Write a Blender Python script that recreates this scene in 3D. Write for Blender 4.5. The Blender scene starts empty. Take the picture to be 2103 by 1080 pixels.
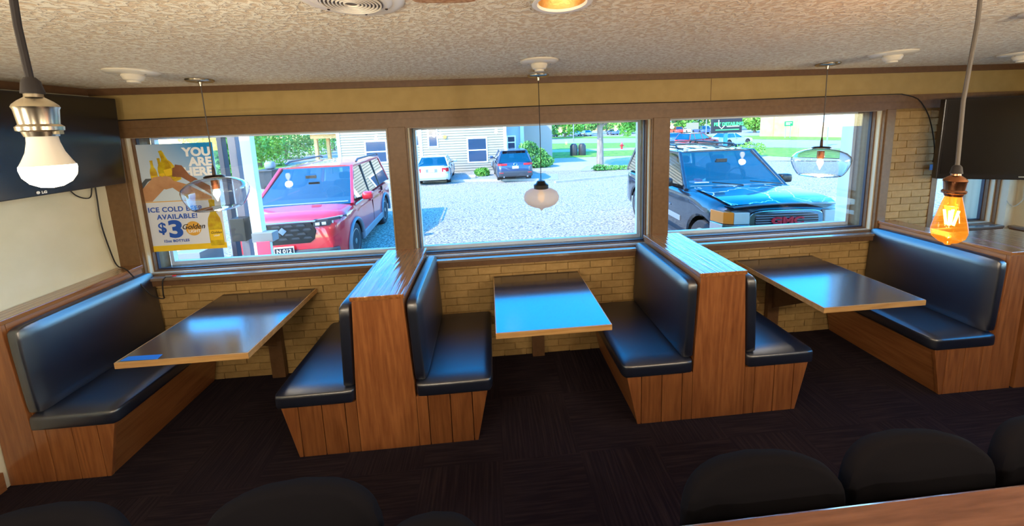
import bpy, bmesh, math, random
import numpy as np
from mathutils import Vector, Matrix
random.seed(7); RNG = np.random.default_rng(7)
sc = bpy.context.scene
COL = sc.collection

# ---------------------------------------------------------------- camera
FPX, CX, CY = 700.35, 1051.6, 351.34
CAMP = Vector((0.0, -2.914, 2.0934))
YAW, PITCH, ROLL = (math.radians(a) for a in (3.884, 7.349, -2.127))
_f = Vector((math.sin(YAW)*math.cos(PITCH), math.cos(YAW)*math.cos(PITCH), -math.sin(PITCH)))
_r0 = Vector((math.cos(YAW), -math.sin(YAW), 0)); _u0 = _r0.cross(_f)
_r = _r0*math.cos(ROLL) + _u0*math.sin(ROLL); _u = -_r0*math.sin(ROLL) + _u0*math.cos(ROLL)
cam = bpy.data.cameras.new('camera'); camo = bpy.data.objects.new('camera', cam); COL.objects.link(camo)
cam.sensor_width = 36.0; cam.lens = FPX/2103*36; cam.clip_start = 0.02; cam.clip_end = 500
cam.shift_x = (1051.5-CX)/2103; cam.shift_y = (CY-540)/2103
camo.matrix_world = Matrix(((_r.x,_u.x,-_f.x,CAMP.x),(_r.y,_u.y,-_f.y,CAMP.y),(_r.z,_u.z,-_f.z,CAMP.z),(0,0,0,1)))
sc.camera = camo

# ---------------------------------------------------------------- world, sun, exposure
SUN_DIR = Vector((-0.60, -0.42, 0.68)).normalized()      # towards the sun
world = bpy.data.worlds.new('sky'); sc.world = world; world.use_nodes = True
wn = world.node_tree.nodes; wl = world.node_tree.links; wn.clear()
wo = wn.new('ShaderNodeOutputWorld'); wb = wn.new('ShaderNodeBackground'); sky = wn.new('ShaderNodeTexSky')
sky.sky_type = 'NISHITA'; sky.sun_disc = False; sky.sun_elevation = math.asin(SUN_DIR.z)
sky.sun_rotation = math.atan2(SUN_DIR.x, SUN_DIR.y); sky.air_density = 1.0; sky.dust_density = 0.3; sky.ozone_density = 2.0
hs = wn.new('ShaderNodeHueSaturation'); hs.inputs['Saturation'].default_value = 1.5
wl.new(sky.outputs[0], hs.inputs['Color']); wl.new(hs.outputs[0], wb.inputs[0]); wl.new(wb.outputs[0], wo.inputs[0])
wb.inputs[1].default_value = 1.3
sun = bpy.data.lights.new('sun', 'SUN'); sun.energy = 6.5; sun.color = (1.0, 0.83, 0.52); sun.angle = math.radians(0.6)
suno = bpy.data.objects.new('sun', sun); COL.objects.link(suno)
suno.rotation_euler = SUN_DIR.to_track_quat('Z', 'Y').to_euler(); suno.location = (-6, -4, 12)
sc.view_settings.view_transform = 'Standard'; sc.view_settings.look = 'None'
sc.view_settings.gamma = 1.0; sc.view_settings.use_curve_mapping = False
sc.view_settings.exposure = 0.45

# ---------------------------------------------------------------- pixel helpers (direction only; distance from the surface touched)
def ray(u, v): return _f + _r*((u-CX)/FPX) - _u*((v-CY)/FPX)
def onY(u, v, Y): k = ray(u, v); return CAMP + k*((Y-CAMP.y)/k.y)
def onX(u, v, X): k = ray(u, v); return CAMP + k*((X-CAMP.x)/k.x)
def onZ(u, v, Z): k = ray(u, v); return CAMP + k*((Z-CAMP.z)/k.z)
YF = 17.0                                               # the lot slopes gently away up to here, then lies flat
def gz(y): return -0.2 - 0.035*min(y, YF)
def onG(u, v):
    k = ray(u, v); t = (-0.2-0.035*CAMP.y-CAMP.z)/(k.z+0.035*k.y); p = CAMP + k*t
    if t < 0 or p.y > YF: p = onZ(u, v, gz(YF))
    return p

# ---------------------------------------------------------------- mesh builder
class MB:
    def __init__(s): s.v = []; s.f = []
    def add(s, vs, fs):
        n = len(s.v); s.v += [tuple(p) for p in vs]; s.f += [tuple(i+n for i in f) for f in fs]; return s
    def box(s, x0, x1, y0, y1, z0, z1):
        return s.add([(x0,y0,z0),(x1,y0,z0),(x1,y1,z0),(x0,y1,z0),(x0,y0,z1),(x1,y0,z1),(x1,y1,z1),(x0,y1,z1)],
                     [(3,2,1,0),(4,5,6,7),(0,1,5,4),(1,2,6,5),(2,3,7,6),(3,0,4,7)])
    def prism(s, poly, axis, a, b):
        # poly: list of 2D points; axis 'x','y','z' = extrude direction; (2D axes are the other two in order)
        def P(p, c): return {'x': (c,p[0],p[1]), 'y': (p[0],c,p[1]), 'z': (p[0],p[1],c)}[axis]
        n = len(poly)
        return s.add([P(p,a) for p in poly]+[P(p,b) for p in poly],
                     [tuple(range(n-1,-1,-1)), tuple(range(n,2*n))]+[(i,(i+1)%n,n+(i+1)%n,n+i) for i in range(n)])
    def quad(s, *p): return s.add(p, [tuple(range(len(p)))])
    def loft(s, rings, closed=True, cap=True):
        m = len(rings[0]); fs = []
        for i in range(len(rings)-1):
            for j in range(m if closed else m-1):
                a = i*m+j; b = i*m+(j+1)%m; fs.append((a,b,b+m,a+m))
        if cap: fs += [tuple(range(m-1,-1,-1)), tuple(range((len(rings)-1)*m, len(rings)*m))]
        return s.add([p for r in rings for p in r], fs)
    def lathe(s, prof, c=(0,0,0), seg=32, axis='z', cap=True):
        rings = []
        for r, h in prof:
            ring = []
            for k in range(seg):
                a = 2*math.pi*k/seg; x, y = r*math.cos(a), r*math.sin(a)
                p = {'z': (x,y,h), 'y': (x,h,-y), 'x': (h,x,y)}[axis]
                ring.append((c[0]+p[0], c[1]+p[1], c[2]+p[2]))
            rings.append(ring)
        return s.loft(rings, True, cap)
    def tube(s, pts, r, seg=8):
        pts = [Vector(p) for p in pts]; rings = []; prev = None
        for i, p in enumerate(pts):
            d = (pts[min(i+1,len(pts)-1)]-pts[max(i-1,0)]).normalized()
            if prev is None:
                a = d.cross(Vector((0,0,1)))
                if a.length < 1e-3: a = d.cross(Vector((1,0,0)))
            else: a = prev - d*prev.dot(d)
            a.normalize(); prev = a; b = d.cross(a)
            rr = r[i] if isinstance(r, (list, tuple)) else r
            rings.append([p + (a*math.cos(2*math.pi*k/seg)+b*math.sin(2*math.pi*k/seg))*rr for k in range(seg)])
        return s.loft(rings)
    def bar(s, p, q, w, d, up=(0,0,1)):
        p = Vector(p); q = Vector(q); k = (q-p).normalized(); a = k.cross(Vector(up))
        if a.length < 1e-3: a = k.cross(Vector((1,0,0)))
        a.normalize(); b = a.cross(k)
        r = lambda c: [c+a*w/2+b*d/2, c-a*w/2+b*d/2, c-a*w/2-b*d/2, c+a*w/2-b*d/2]
        return s.loft([r(p), r(q)])
    def mesh(s, name='m', smooth=None):
        m = bpy.data.meshes.new(name); m.from_pydata(s.v, [], s.f); m.validate(); m.update()
        bm = bmesh.new(); bm.from_mesh(m); bmesh.ops.recalc_face_normals(bm, faces=bm.faces); bm.to_mesh(m); bm.free()
        if smooth is not None:
            m.shade_smooth()
            if smooth < 180: m.set_sharp_from_angle(angle=math.radians(smooth))
        return m
    def build(s, name, mat, parent=None, smooth=None, bevel=None):
        return mkobj(name, s.mesh(name, smooth), mat, parent, bevel)
def mkobj(name, me, mat, parent=None, bevel=None):
    o = bpy.data.objects.new(name, me)
    if mat is not None and not me.materials: me.materials.append(mat)
    COL.objects.link(o)
    if parent is not None: o.parent = parent
    if bevel:
        b = o.modifiers.new('bevel', 'BEVEL'); b.width = bevel; b.segments = 2; b.limit_method = 'ANGLE'
    return o
def roundbox(x0, x1, y0, y1, z0, z1, r, n=7, bulge=0.0):
    """soft cushion: rounded box with slightly pillowed faces"""
    bm = bmesh.new(); bmesh.ops.create_cube(bm, size=2.0)
    bmesh.ops.subdivide_edges(bm, edges=bm.edges[:], cuts=n, use_grid_fill=True)
    c = Vector(((x0+x1)/2,(y0+y1)/2,(z0+z1)/2)); h = Vector(((x1-x0)/2,(y1-y0)/2,(z1-z0)/2))
    for v in bm.verts:
        q = Vector(v.co)
        w = Vector([math.copysign(1-(1-abs(a))**1.7, a) for a in q])          # denser towards the edges
        p = Vector((w.x*h.x, w.y*h.y, w.z*h.z)); i = Vector([max(-h[k]+r, min(h[k]-r, p[k])) for k in range(3)])
        d = p-i
        if d.length > 1e-9: p = i + d.normalized()*r
        for k in range(3):
            if abs(q[k]) > .999:
                a, b = [q[j] for j in range(3) if j != k]
                p[k] += math.copysign(bulge*(1-a**4)*(1-b**4), q[k])
        v.co = p + c
    m = bpy.data.meshes.new('cushion'); bm.to_mesh(m); bm.free(); m.shade_smooth(); return m
def text_mesh(body, size, bold=0.0, depth=0.001, align='CENTER', shear=0.0, spacing=1.0):
    c = bpy.data.curves.new('t', 'FONT'); c.body = body; c.size = size; c.offset = bold; c.extrude = depth
    c.align_x = align; c.align_y = 'CENTER'; c.shear = shear; c.space_character = spacing; c.resolution_u = 4
    o = bpy.data.objects.new('t', c); COL.objects.link(o)
    dg = bpy.context.evaluated_depsgraph_get(); m = bpy.data.meshes.new_from_object(o.evaluated_get(dg))
    bpy.data.objects.remove(o); bpy.data.curves.remove(c); return m

def tag(o, label=None, cat=None, group=None, kind=None):
    if label: o['label'] = label
    if cat: o['category'] = cat
    if group: o['group'] = group
    if kind: o['kind'] = kind
    return o
def thing(name, label, cat, loc=(0,0,0), rz=0.0, group=None):
    o = bpy.data.objects.new(name, None); COL.objects.link(o); o.location = loc; o.rotation_euler = (0,0,rz)
    o.empty_display_size = 0.1
    return tag(o, label, cat, group)
def struct(o, label=None, cat=None): return tag(o, label, cat, kind='structure')
def sroot(name, label, cat): 
    o = bpy.data.objects.new(name, None); COL.objects.link(o); o.empty_display_size = .1; return struct(o, label, cat)
def copy_tree(o, parent=None):
    c = o.copy(); COL.objects.link(c); c.parent = parent
    for ch in list(o.children): copy_tree(ch, c)
    return c

# ---------------------------------------------------------------- materials
def lin(*c):
    return tuple(((x/255)/12.92 if x/255 <= .04045 else ((x/255+.055)/1.055)**2.4) for x in c)
def newmat(name):
    m = bpy.data.materials.new(name); m.use_nodes = True; n = m.node_tree.nodes
    return m, n, m.node_tree.links, n['Principled BSDF']
def pmat(name, col, rough=.5, metal=0.0, spec=.5, col2=None, scale=20.0, stretch=(1,1,1), bump=0.0, bscale=None, coat=0.0, emit=None, estr=0.0, detail=4.0, lo=.35, hi=.65, bdist=.01, ior=None):
    m, n, l, b = newmat(name)
    b.inputs['Roughness'].default_value = rough; b.inputs['Metallic'].default_value = metal
    b.inputs['Specular IOR Level'].default_value = spec; b.inputs['Coat Weight'].default_value = coat
    if ior: b.inputs['IOR'].default_value = ior
    b.inputs['Coat Roughness'].default_value = .05
    b.inputs['Base Color'].default_value = (*col, 1)
    if emit: b.inputs['Emission Color'].default_value = (*emit, 1); b.inputs['Emission Strength'].default_value = estr
    if col2 or bump:
        tc = n.new('ShaderNodeTexCoord'); mp = n.new('ShaderNodeMapping'); mp.inputs['Scale'].default_value = stretch
        l.new(tc.outputs['Object'], mp.inputs[0])
    if col2:
        no = n.new('ShaderNodeTexNoise'); no.inputs['Scale'].default_value = scale; no.inputs['Detail'].default_value = detail
        rp = n.new('ShaderNodeValToRGB'); rp.color_ramp.elements[0].position = lo; rp.color_ramp.elements[1].position = hi
        rp.color_ramp.elements[0].color = (*col, 1); rp.color_ramp.elements[1].color = (*col2, 1)
        l.new(mp.outputs[0], no.inputs['Vector']); l.new(no.outputs['Fac'], rp.inputs[0]); l.new(rp.outputs[0], b.inputs['Base Color'])
    if bump:
        nb = n.new('ShaderNodeTexNoise'); nb.inputs['Scale'].default_value = bscale or scale; nb.inputs['Detail'].default_value = 5
        bp = n.new('ShaderNodeBump'); bp.inputs['Strength'].default_value = bump; bp.inputs['Distance'].default_value = bdist
        l.new(mp.outputs[0], nb.inputs['Vector']); l.new(nb.outputs['Fac'], bp.inputs['Height']); l.new(bp.outputs[0], b.inputs['Normal'])
    return m
def woodmat(name, c1, c2, axis=2, rough=.35, coat=.3, scale=6.0, bump=.15, wav=6.0):
    """oak: stretched noise grain with cathedral wave"""
    m, n, l, b = newmat(name); b.inputs['Roughness'].default_value = rough; b.inputs['Coat Weight'].default_value = coat
    b.inputs['Coat Roughness'].default_value = .12
    tc = n.new('ShaderNodeTexCoord'); mp = n.new('ShaderNodeMapping'); st = [1,1,1]; st[axis] = .08
    mp.inputs['Scale'].default_value = st; l.new(tc.outputs['Object'], mp.inputs[0])
    oi = n.new('ShaderNodeObjectInfo'); ad = n.new('ShaderNodeVectorMath'); ad.operation = 'ADD'
    mu = n.new('ShaderNodeVectorMath'); mu.operation = 'SCALE'; mu.inputs[3].default_value = 7.0
    cb = n.new('ShaderNodeCombineXYZ')
    for k in range(3): l.new(oi.outputs['Random'], cb.inputs[k])
    l.new(cb.outputs[0], mu.inputs[0]); l.new(mp.outputs[0], ad.inputs[0]); l.new(mu.outputs[0], ad.inputs[1])
    n1 = n.new('ShaderNodeTexNoise'); n1.inputs['Scale'].default_value = scale*14; n1.inputs['Detail'].default_value = 5
    n2 = n.new('ShaderNodeTexNoise'); n2.inputs['Scale'].default_value = wav; n2.inputs['Detail'].default_value = 2
    l.new(ad.outputs[0], n1.inputs['Vector']); l.new(ad.outputs[0], n2.inputs['Vector'])
    s1 = n.new('ShaderNodeMath'); s1.operation = 'MULTIPLY'; s1.inputs[1].default_value = 9.0; l.new(n2.outputs['Fac'], s1.inputs[0])
    s2 = n.new('ShaderNodeMath'); s2.operation = 'PINGPONG'; s2.inputs[1].default_value = .5; l.new(s1.outputs[0], s2.inputs[0])
    s3 = n.new('ShaderNodeMath'); s3.operation = 'MULTIPLY_ADD'; s3.inputs[1].default_value = .7; l.new(s2.outputs[0], s3.inputs[0]); l.new(n1.outputs['Fac'], s3.inputs[2])
    rp = n.new('ShaderNodeValToRGB'); rp.color_ramp.elements[0].position = .35; rp.color_ramp.elements[1].position = .95
    rp.color_ramp.elements[0].color = (*c1, 1); rp.color_ramp.elements[1].color = (*c2, 1)
    l.new(s3.outputs[0], rp.inputs[0])
    hv = n.new('ShaderNodeHueSaturation'); vr = n.new('ShaderNodeMapRange'); vr.inputs['To Min'].default_value = .82; vr.inputs['To Max'].default_value = 1.15
    l.new(oi.outputs['Random'], vr.inputs[0]); l.new(vr.outputs[0], hv.inputs['Value']); l.new(rp.outputs[0], hv.inputs['Color'])
    l.new(hv.outputs[0], b.inputs['Base Color'])
    bp = n.new('ShaderNodeBump'); bp.inputs['Strength'].default_value = bump; bp.inputs['Distance'].default_value = .004
    l.new(s3.outputs[0], bp.inputs['Height']); l.new(bp.outputs[0], b.inputs['Normal']); l.new(bp.outputs[0], b.inputs['Coat Normal'])
    return m
def glassmat(name, tint=(1,1,1), ior=1.45, rough=0.0, boost=1.0, glow=None):
    m, n, l, b = newmat(name); n.remove(b); out = n['Material Output']
    tr = n.new('ShaderNodeBsdfTransparent'); tr.inputs[0].default_value = (*tint, 1)
    gl = n.new('ShaderNodeBsdfGlossy'); gl.inputs['Roughness'].default_value = rough
    fr = n.new('ShaderNodeFresnel'); ge = n.new('ShaderNodeNewGeometry'); mr = n.new('ShaderNodeMapRange')   # thin sheet: same reflectance from both sides
    mr.inputs['To Min'].default_value = ior; mr.inputs['To Max'].default_value = 1/ior
    l.new(ge.outputs['Backfacing'], mr.inputs[0]); l.new(mr.outputs[0], fr.inputs[0])
    mx = n.new('ShaderNodeMixShader'); k = n.new('ShaderNodeMath'); k.operation = 'MULTIPLY'; k.inputs[1].default_value = boost; k.use_clamp = True
    l.new(fr.outputs[0], k.inputs[0]); l.new(k.outputs[0], mx.inputs[0]); l.new(tr.outputs[0], mx.inputs[1]); l.new(gl.outputs[0], mx.inputs[2]); 
    if glow:
        em = n.new('ShaderNodeEmission'); em.inputs[0].default_value = (*glow, 1); em.inputs[1].default_value = 1.0
        ad = n.new('ShaderNodeAddShader'); l.new(mx.outputs[0], ad.inputs[0]); l.new(em.outputs[0], ad.inputs[1]); l.new(ad.outputs[0], out.inputs[0])
    else: l.new(mx.outputs[0], out.inputs[0])
    return m
def emat(name, col, s):
    m, n, l, b = newmat(name); n.remove(b); e = n.new('ShaderNodeEmission'); e.inputs[0].default_value = (*col, 1); e.inputs[1].default_value = s
    l.new(e.outputs[0], n['Material Output'].inputs[0]); return m

M = {}
M['oak'] = woodmat('oak', lin(120,70,38), lin(150,95,54), 2)
M['oak_h'] = woodmat('oak_h', lin(130,79,42), lin(158,103,60), 1)
M['oak_cap'] = woodmat('oak_cap', lin(124,74,38), lin(162,106,60), 1, rough=.16, coat=1.0, scale=3.0, bump=.5, wav=9.0)
M['oak_edge'] = woodmat('oak_edge', lin(172,128,76), lin(200,158,102), 0, scale=5)
M['oak_bar'] = woodmat('oak_bar', lin(84,52,36), lin(108,72,52), 0, rough=.22, coat=.6, bump=.15)
M['vinyl'] = pmat('vinyl', lin(7,15,34), rough=.36, spec=1.0, ior=1.75, bump=.12, bscale=260, bdist=.002)
M['laminate'] = pmat('laminate', lin(50,46,46), rough=.17, spec=1.0, ior=2.3, col2=lin(58,54,54), scale=60, bump=.02, bscale=300, bdist=.001)
M['brown'] = pmat('brown', lin(108,80,51), rough=.45, bump=.15, bscale=60, stretch=(1,1,1), col2=lin(118,89,59), scale=30, bdist=.003)
M['brown_d'] = pmat('brown_d', lin(96,68,44), rough=.45, col2=lin(106,76,50), scale=30)
M['cream_trim'] = pmat('cream_trim', lin(200,190,165), rough=.4)
M['gasket'] = pmat('gasket', lin(48,46,60), rough=.5)
M['alu'] = pmat('alu', lin(150,155,165), rough=.3, metal=.8)
M['header'] = pmat('header', lin(166,140,84), rough=.7, col2=lin(174,148,92), scale=9, bump=.05, bscale=120, bdist=.002)
M['cream_wall'] = pmat('cream_wall', lin(214,206,176), rough=.8, col2=lin(220,212,184), scale=5, bump=.05, bscale=150, bdist=.002)
M['white_ext'] = pmat('white_ext', lin(225,228,230), rough=.6)
M['mortar'] = pmat('mortar', lin(134,106,60), rough=.95, col2=lin(144,116,70), scale=50)
for i in range(4):
    k = [1.0, .93, 1.06, .97][i]
    M['brick%d' % i] = pmat('brick%d' % i, tuple(min(1,c*k) for c in lin(160,128,76)), rough=.7, col2=tuple(min(1,c*k) for c in lin(172,140,88)), scale=22, bump=.35, bscale=55, bdist=.006)
M['black'] = pmat('black', lin(16,16,18), rough=.4)
M['black_matte'] = pmat('black_matte', lin(20,19,20), rough=.8)
M['stool'] = pmat('stool', lin(17,16,20), rough=1.0, spec=.05)
M['screen'] = pmat('screen', lin(18,15,14), rough=.22, spec=.7)
M['bezel'] = pmat('bezel', lin(26,22,22), rough=.25, spec=.6)
M['white'] = pmat('white', lin(228,224,214), rough=.5)
M['porcelain'] = pmat('porcelain', lin(222,214,196), rough=.3)
M['nickel'] = pmat('nickel', lin(180,172,155), rough=.25, metal=1.0)
M['brass'] = pmat('brass', lin(150,105,78), rough=.25, metal=1.0)
M['copper_pl'] = pmat('copper_pl', lin(150,90,60), rough=.3, metal=1.0)
M['bronze'] = pmat('bronze', lin(60,48,42), rough=.35, metal=.8)
M['cord'] = pmat('cord', lin(30,24,26), rough=.7)
M['cord_grey'] = pmat('cord_grey', lin(92,84,76), rough=.6)
M['cable'] = pmat('cable', lin(24,20,20), rough=.6)
M['cable_w'] = pmat('cable_w', lin(170,165,150), rough=.6)
M['tape'] = pmat('tape', lin(10,110,205), rough=.6, bump=.2, bscale=90)
M['glass'] = glassmat('glass', (.97,.985,.98), 1.5)
M['shade_glass'] = glassmat('shade_glass', (.89,.92,.95), 1.5, 0.02, 2.4)
M['amber'] = glassmat('amber', (1.0,.55,.14), 1.45, 0.02, 1.2, glow=(.30,.11,.008))
M['white_hot'] = emat('white_hot', (1.0,.80,.50), 14.0)
M['filament'] = emat('filament', (1.0,.60,.14), 60.0)
M['mini_bulb'] = emat('mini_bulb', (1.0,.78,.5), 9.0)
M['asphalt'] = pmat('asphalt', lin(96,93,86), rough=.9, col2=lin(178,171,158), scale=22, detail=8, lo=.40, hi=.60, bump=.22, bscale=40, bdist=.02)
M['concrete'] = pmat('concrete', lin(150,146,138), rough=.9, col2=lin(164,160,152), scale=4)
M['road'] = pmat('road', lin(132,132,132), rough=.9, col2=lin(146,146,146), scale=1.5)
M['grass'] = pmat('grass', lin(74,122,28), rough=.9, col2=lin(122,164,52), scale=3, detail=6, bump=.6, bscale=30, bdist=.05)
M['gravel'] = pmat('gravel', lin(110,116,118), rough=.9, col2=lin(180,184,186), scale=40, bump=.8, bscale=50, bdist=.03)
M['siding'] = pmat('siding', lin(150,138,118), rough=.6)
M['roof_sh'] = pmat('roof_sh', lin(90,84,80), rough=.9)
M['trim_w'] = pmat('trim_w', lin(236,238,240), rough=.5)
M['win_dark'] = pmat('win_dark', lin(40,64,90), rough=.08, spec=.9)
M['bluegrey'] = pmat('bluegrey', lin(150,178,196), rough=.6)
M['pine'] = pmat('pine', lin(196,150,92), rough=.7, col2=lin(214,170,110), scale=12)
M['stucco'] = pmat('stucco', lin(168,164,156), rough=.9)
M['tan_brick'] = pmat('tan_brick', lin(160,134,100), rough=.9, col2=lin(176,150,116), scale=1.2)
M['leaf'] = pmat('leaf', lin(70,140,45), rough=.6, col2=lin(140,196,80), scale=.9)
M['leaf_d'] = pmat('leaf_d', lin(52,112,48), rough=.6, col2=lin(110,172,80), scale=.8)
M['bark'] = pmat('bark', lin(120,108,100), rough=.95, col2=lin(150,136,124), scale=10, stretch=(1,1,.2), bump=.8, bscale=12, bdist=.03)
M['tire'] = pmat('tire', lin(44,44,48), rough=.8, bump=.5, bscale=30, bdist=.01)
M['chrome'] = pmat('chrome', lin(200,205,210), rough=.15, metal=1.0)
M['rimm'] = pmat('rimm', lin(180,178,172), rough=.35, metal=.9)
M['plastic_d'] = pmat('plastic_d', lin(52,56,62), rough=.5)
M['plastic_g'] = pmat('plastic_g', lin(120,128,136), rough=.5)
M['car_glass'] = glassmat('car_glass', (.26,.38,.44), 1.5, 0.0, 4.0)
M['car_int'] = pmat('car_int', lin(40,46,54), rough=.8)
M['dash'] = pmat('dash', lin(120,140,140), rough=.7)
M['red_paint'] = pmat('red_paint', lin(196,22,40), rough=.3, coat=1.0)
M['silver_paint'] = pmat('silver_paint', lin(196,204,212), rough=.35, metal=.3, coat=.8)
M['navy_paint'] = pmat('navy_paint', lin(34,58,92), rough=.3, coat=1.0)
M['lamp_red'] = pmat('lamp_red', lin(200,30,40), rough=.2, coat=1.0)
M['lamp_clear'] = pmat('lamp_clear', lin(196,200,190), rough=.15, coat=1.0)
M['lamp_amber'] = pmat('lamp_amber', lin(230,120,30), rough=.2, coat=1.0)
M['gmc_red'] = pmat('gmc_red', lin(205,28,44), rough=.3)
M['plate'] = pmat('plate', lin(225,228,230), rough=.5)
M['ink'] = pmat('ink', lin(20,24,40), rough=.6)

# carpet: dark strips laid in alternating quarter-turn tiles
def carpet():
    m, n, l, b = newmat('carpet'); b.inputs['Roughness'].default_value = .95; b.inputs['Specular IOR Level'].default_value = .15
    tc = n.new('ShaderNodeTexCoord'); ck = n.new('ShaderNodeTexChecker'); ck.inputs['Scale'].default_value = 2.0
    l.new(tc.outputs['Object'], ck.inputs['Vector'])
    fac = []
    for st in ((60,2.5,1), (2.5,60,1)):
        mp = n.new('ShaderNodeMapping'); mp.inputs['Scale'].default_value = st; no = n.new('ShaderNodeTexNoise'); no.inputs['Scale'].default_value = 1.3; no.inputs['Detail'].default_value = 3
        l.new(tc.outputs['Object'], mp.inputs[0]); l.new(mp.outputs[0], no.inputs['Vector']); fac.append(no)
    mx = n.new('ShaderNodeMix'); l.new(ck.outputs['Fac'], mx.inputs[0]); l.new(fac[0].outputs['Fac'], mx.inputs[2]); l.new(fac[1].outputs['Fac'], mx.inputs[3])
    rp = n.new('ShaderNodeValToRGB'); rp.color_ramp.elements[0].position = .42; rp.color_ramp.elements[1].position = .70
    rp.color_ramp.elements[0].color = (*lin(26,19,27), 1); rp.color_ramp.elements[1].color = (*lin(43,33,37), 1)
    l.new(mx.outputs[0], rp.inputs[0]); l.new(rp.outputs[0], b.inputs['Base Color'])
    bp = n.new('ShaderNodeBump'); bp.inputs['Strength'].default_value = .6; bp.inputs['Distance'].default_value = .004
    l.new(mx.outputs[0], bp.inputs['Height']); l.new(bp.outputs[0], b.inputs['Normal'])
    return m
M['carpet'] = carpet()
# knock-down plaster: pale flattened blobs on a slightly darker rough ground
def plaster():
    m, n, l, b = newmat('plaster'); b.inputs['Roughness'].default_value = .85
    tc = n.new('ShaderNodeTexCoord'); no = n.new('ShaderNodeTexNoise'); no.inputs['Scale'].default_value = 42; no.inputs['Detail'].default_value = 5; no.inputs['Distortion'].default_value = .8
    l.new(tc.outputs['Object'], no.inputs['Vector'])
    rp = n.new('ShaderNodeValToRGB'); rp.color_ramp.elements[0].position = .40; rp.color_ramp.elements[1].position = .58
    rp.color_ramp.elements[0].color = (*lin(214,192,160), 1); rp.color_ramp.elements[1].color = (*lin(240,232,210), 1)
    l.new(no.outputs['Fac'], rp.inputs[0]); l.new(rp.outputs[0], b.inputs['Base Color'])
    rh = n.new('ShaderNodeValToRGB'); rh.color_ramp.elements[0].position = .42; rh.color_ramp.elements[1].position = .56; l.new(no.outputs['Fac'], rh.inputs[0])
    bp = n.new('ShaderNodeBump'); bp.inputs['Strength'].default_value = .7; bp.inputs['Distance'].default_value = .006
    l.new(rh.outputs[0], bp.inputs['Height']); l.new(bp.outputs[0], b.inputs['Normal'])
    return m
M['plaster'] = plaster()
# black hood paint with peeling clear coat: thin pale crack lines
def cracked():
    m, n, l, b = newmat('cracked_paint'); b.inputs['Roughness'].default_value = .25; b.inputs['Coat Weight'].default_value = .8
    tc = n.new('ShaderNodeTexCoord'); no = n.new('ShaderNodeTexNoise'); no.inputs['Scale'].default_value = 3; no.inputs['Detail'].default_value = 5
    mx = n.new('ShaderNodeVectorMath'); mx.operation = 'MULTIPLY_ADD'; mx.inputs[1].default_value = (.5,.5,.5); l.new(no.outputs['Color'], mx.inputs[0]); l.new(tc.outputs['Object'], mx.inputs[2])
    l.new(tc.outputs['Object'], no.inputs['Vector'])
    vo = n.new('ShaderNodeTexVoronoi'); vo.feature = 'DISTANCE_TO_EDGE'; vo.inputs['Scale'].default_value = 1.7; l.new(mx.outputs[0], vo.inputs['Vector'])
    rp = n.new('ShaderNodeValToRGB'); rp.color_ramp.elements[0].position = .008; rp.color_ramp.elements[1].position = .02
    rp.color_ramp.elements[0].color = (*lin(190,205,215), 1); rp.color_ramp.elements[1].color = (*lin(20,30,46), 1)
    l.new(vo.outputs['Distance'], rp.inputs[0]); l.new(rp.outputs[0], b.inputs['Base Color']); return m
M['cracked'] = cracked()
M['black_paint'] = pmat('black_paint', lin(20,28,42), rough=.25, coat=1.0)

# ================================================================ ROOM SHELL
XL, XR, ZC, YB = -3.055, 5.05, 2.5, -6.6
floor = struct(MB().box(XL-.2, XR+.2, YB, .25, -.12, 0).build('floor', M['carpet']), 'dark patterned carpet floor of the dining room', 'floor')
CANS = [(.267,-1.735), (-1.9,-3.7), (.6,-3.7), (3.0,-3.7), (-1.2,-5.4), (1.8,-5.4), (4.0,-5.2)]
def make_ceiling():
    bm = bmesh.new()
    def loop(pts):
        vs = [bm.verts.new(p) for p in pts]
        return [bm.edges.new((vs[i], vs[(i+1) % len(vs)])) for i in range(len(vs))]
    ed = loop([(XL-.2,YB-.1,ZC),(XR+.2,YB-.1,ZC),(XR+.2,.25,ZC),(XL-.2,.25,ZC)])
    for cx, cy in CANS: ed += loop([(cx+.083*math.cos(a*math.pi/12), cy+.083*math.sin(a*math.pi/12), ZC) for a in range(24)])
    bmesh.ops.triangle_fill(bm, edges=ed, use_beauty=True)
    for f in bm.faces:
        if f.normal.z > 0: f.normal_flip()
    m = bpy.data.meshes.new('ceiling'); bm.to_mesh(m); bm.free(); return m
ceil = struct(mkobj('ceiling', make_ceiling(), M['plaster']), 'textured cream plaster ceiling', 'ceiling')
struct(MB().box(XL-.9, XR+.9, YB-.6, .75, 2.78, 2.95).build('roof', M['roof_sh']), 'unseen roof slab added above the dining room to block sun', 'roof')  # out-of-view slab put over the ceiling to keep sun out
st = [(-.115+.09*math.cos(a)*(1+.2*math.sin(3*a)), -1.79+.06*math.sin(a)*(1+.25*math.cos(2*a))) for a in [k*math.pi/12 for k in range(24)]]
M['mottled_brown'] = pmat('mottled_brown', lin(150,100,62), rough=.9, col2=lin(190,150,112), scale=60, bump=.5, bscale=60)
MB().prism(st, 'z', ZC-.003, ZC+.002).build('brown_patch', M['mottled_brown'], ceil)  # irregular mottled brown patch on the ceiling

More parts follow.
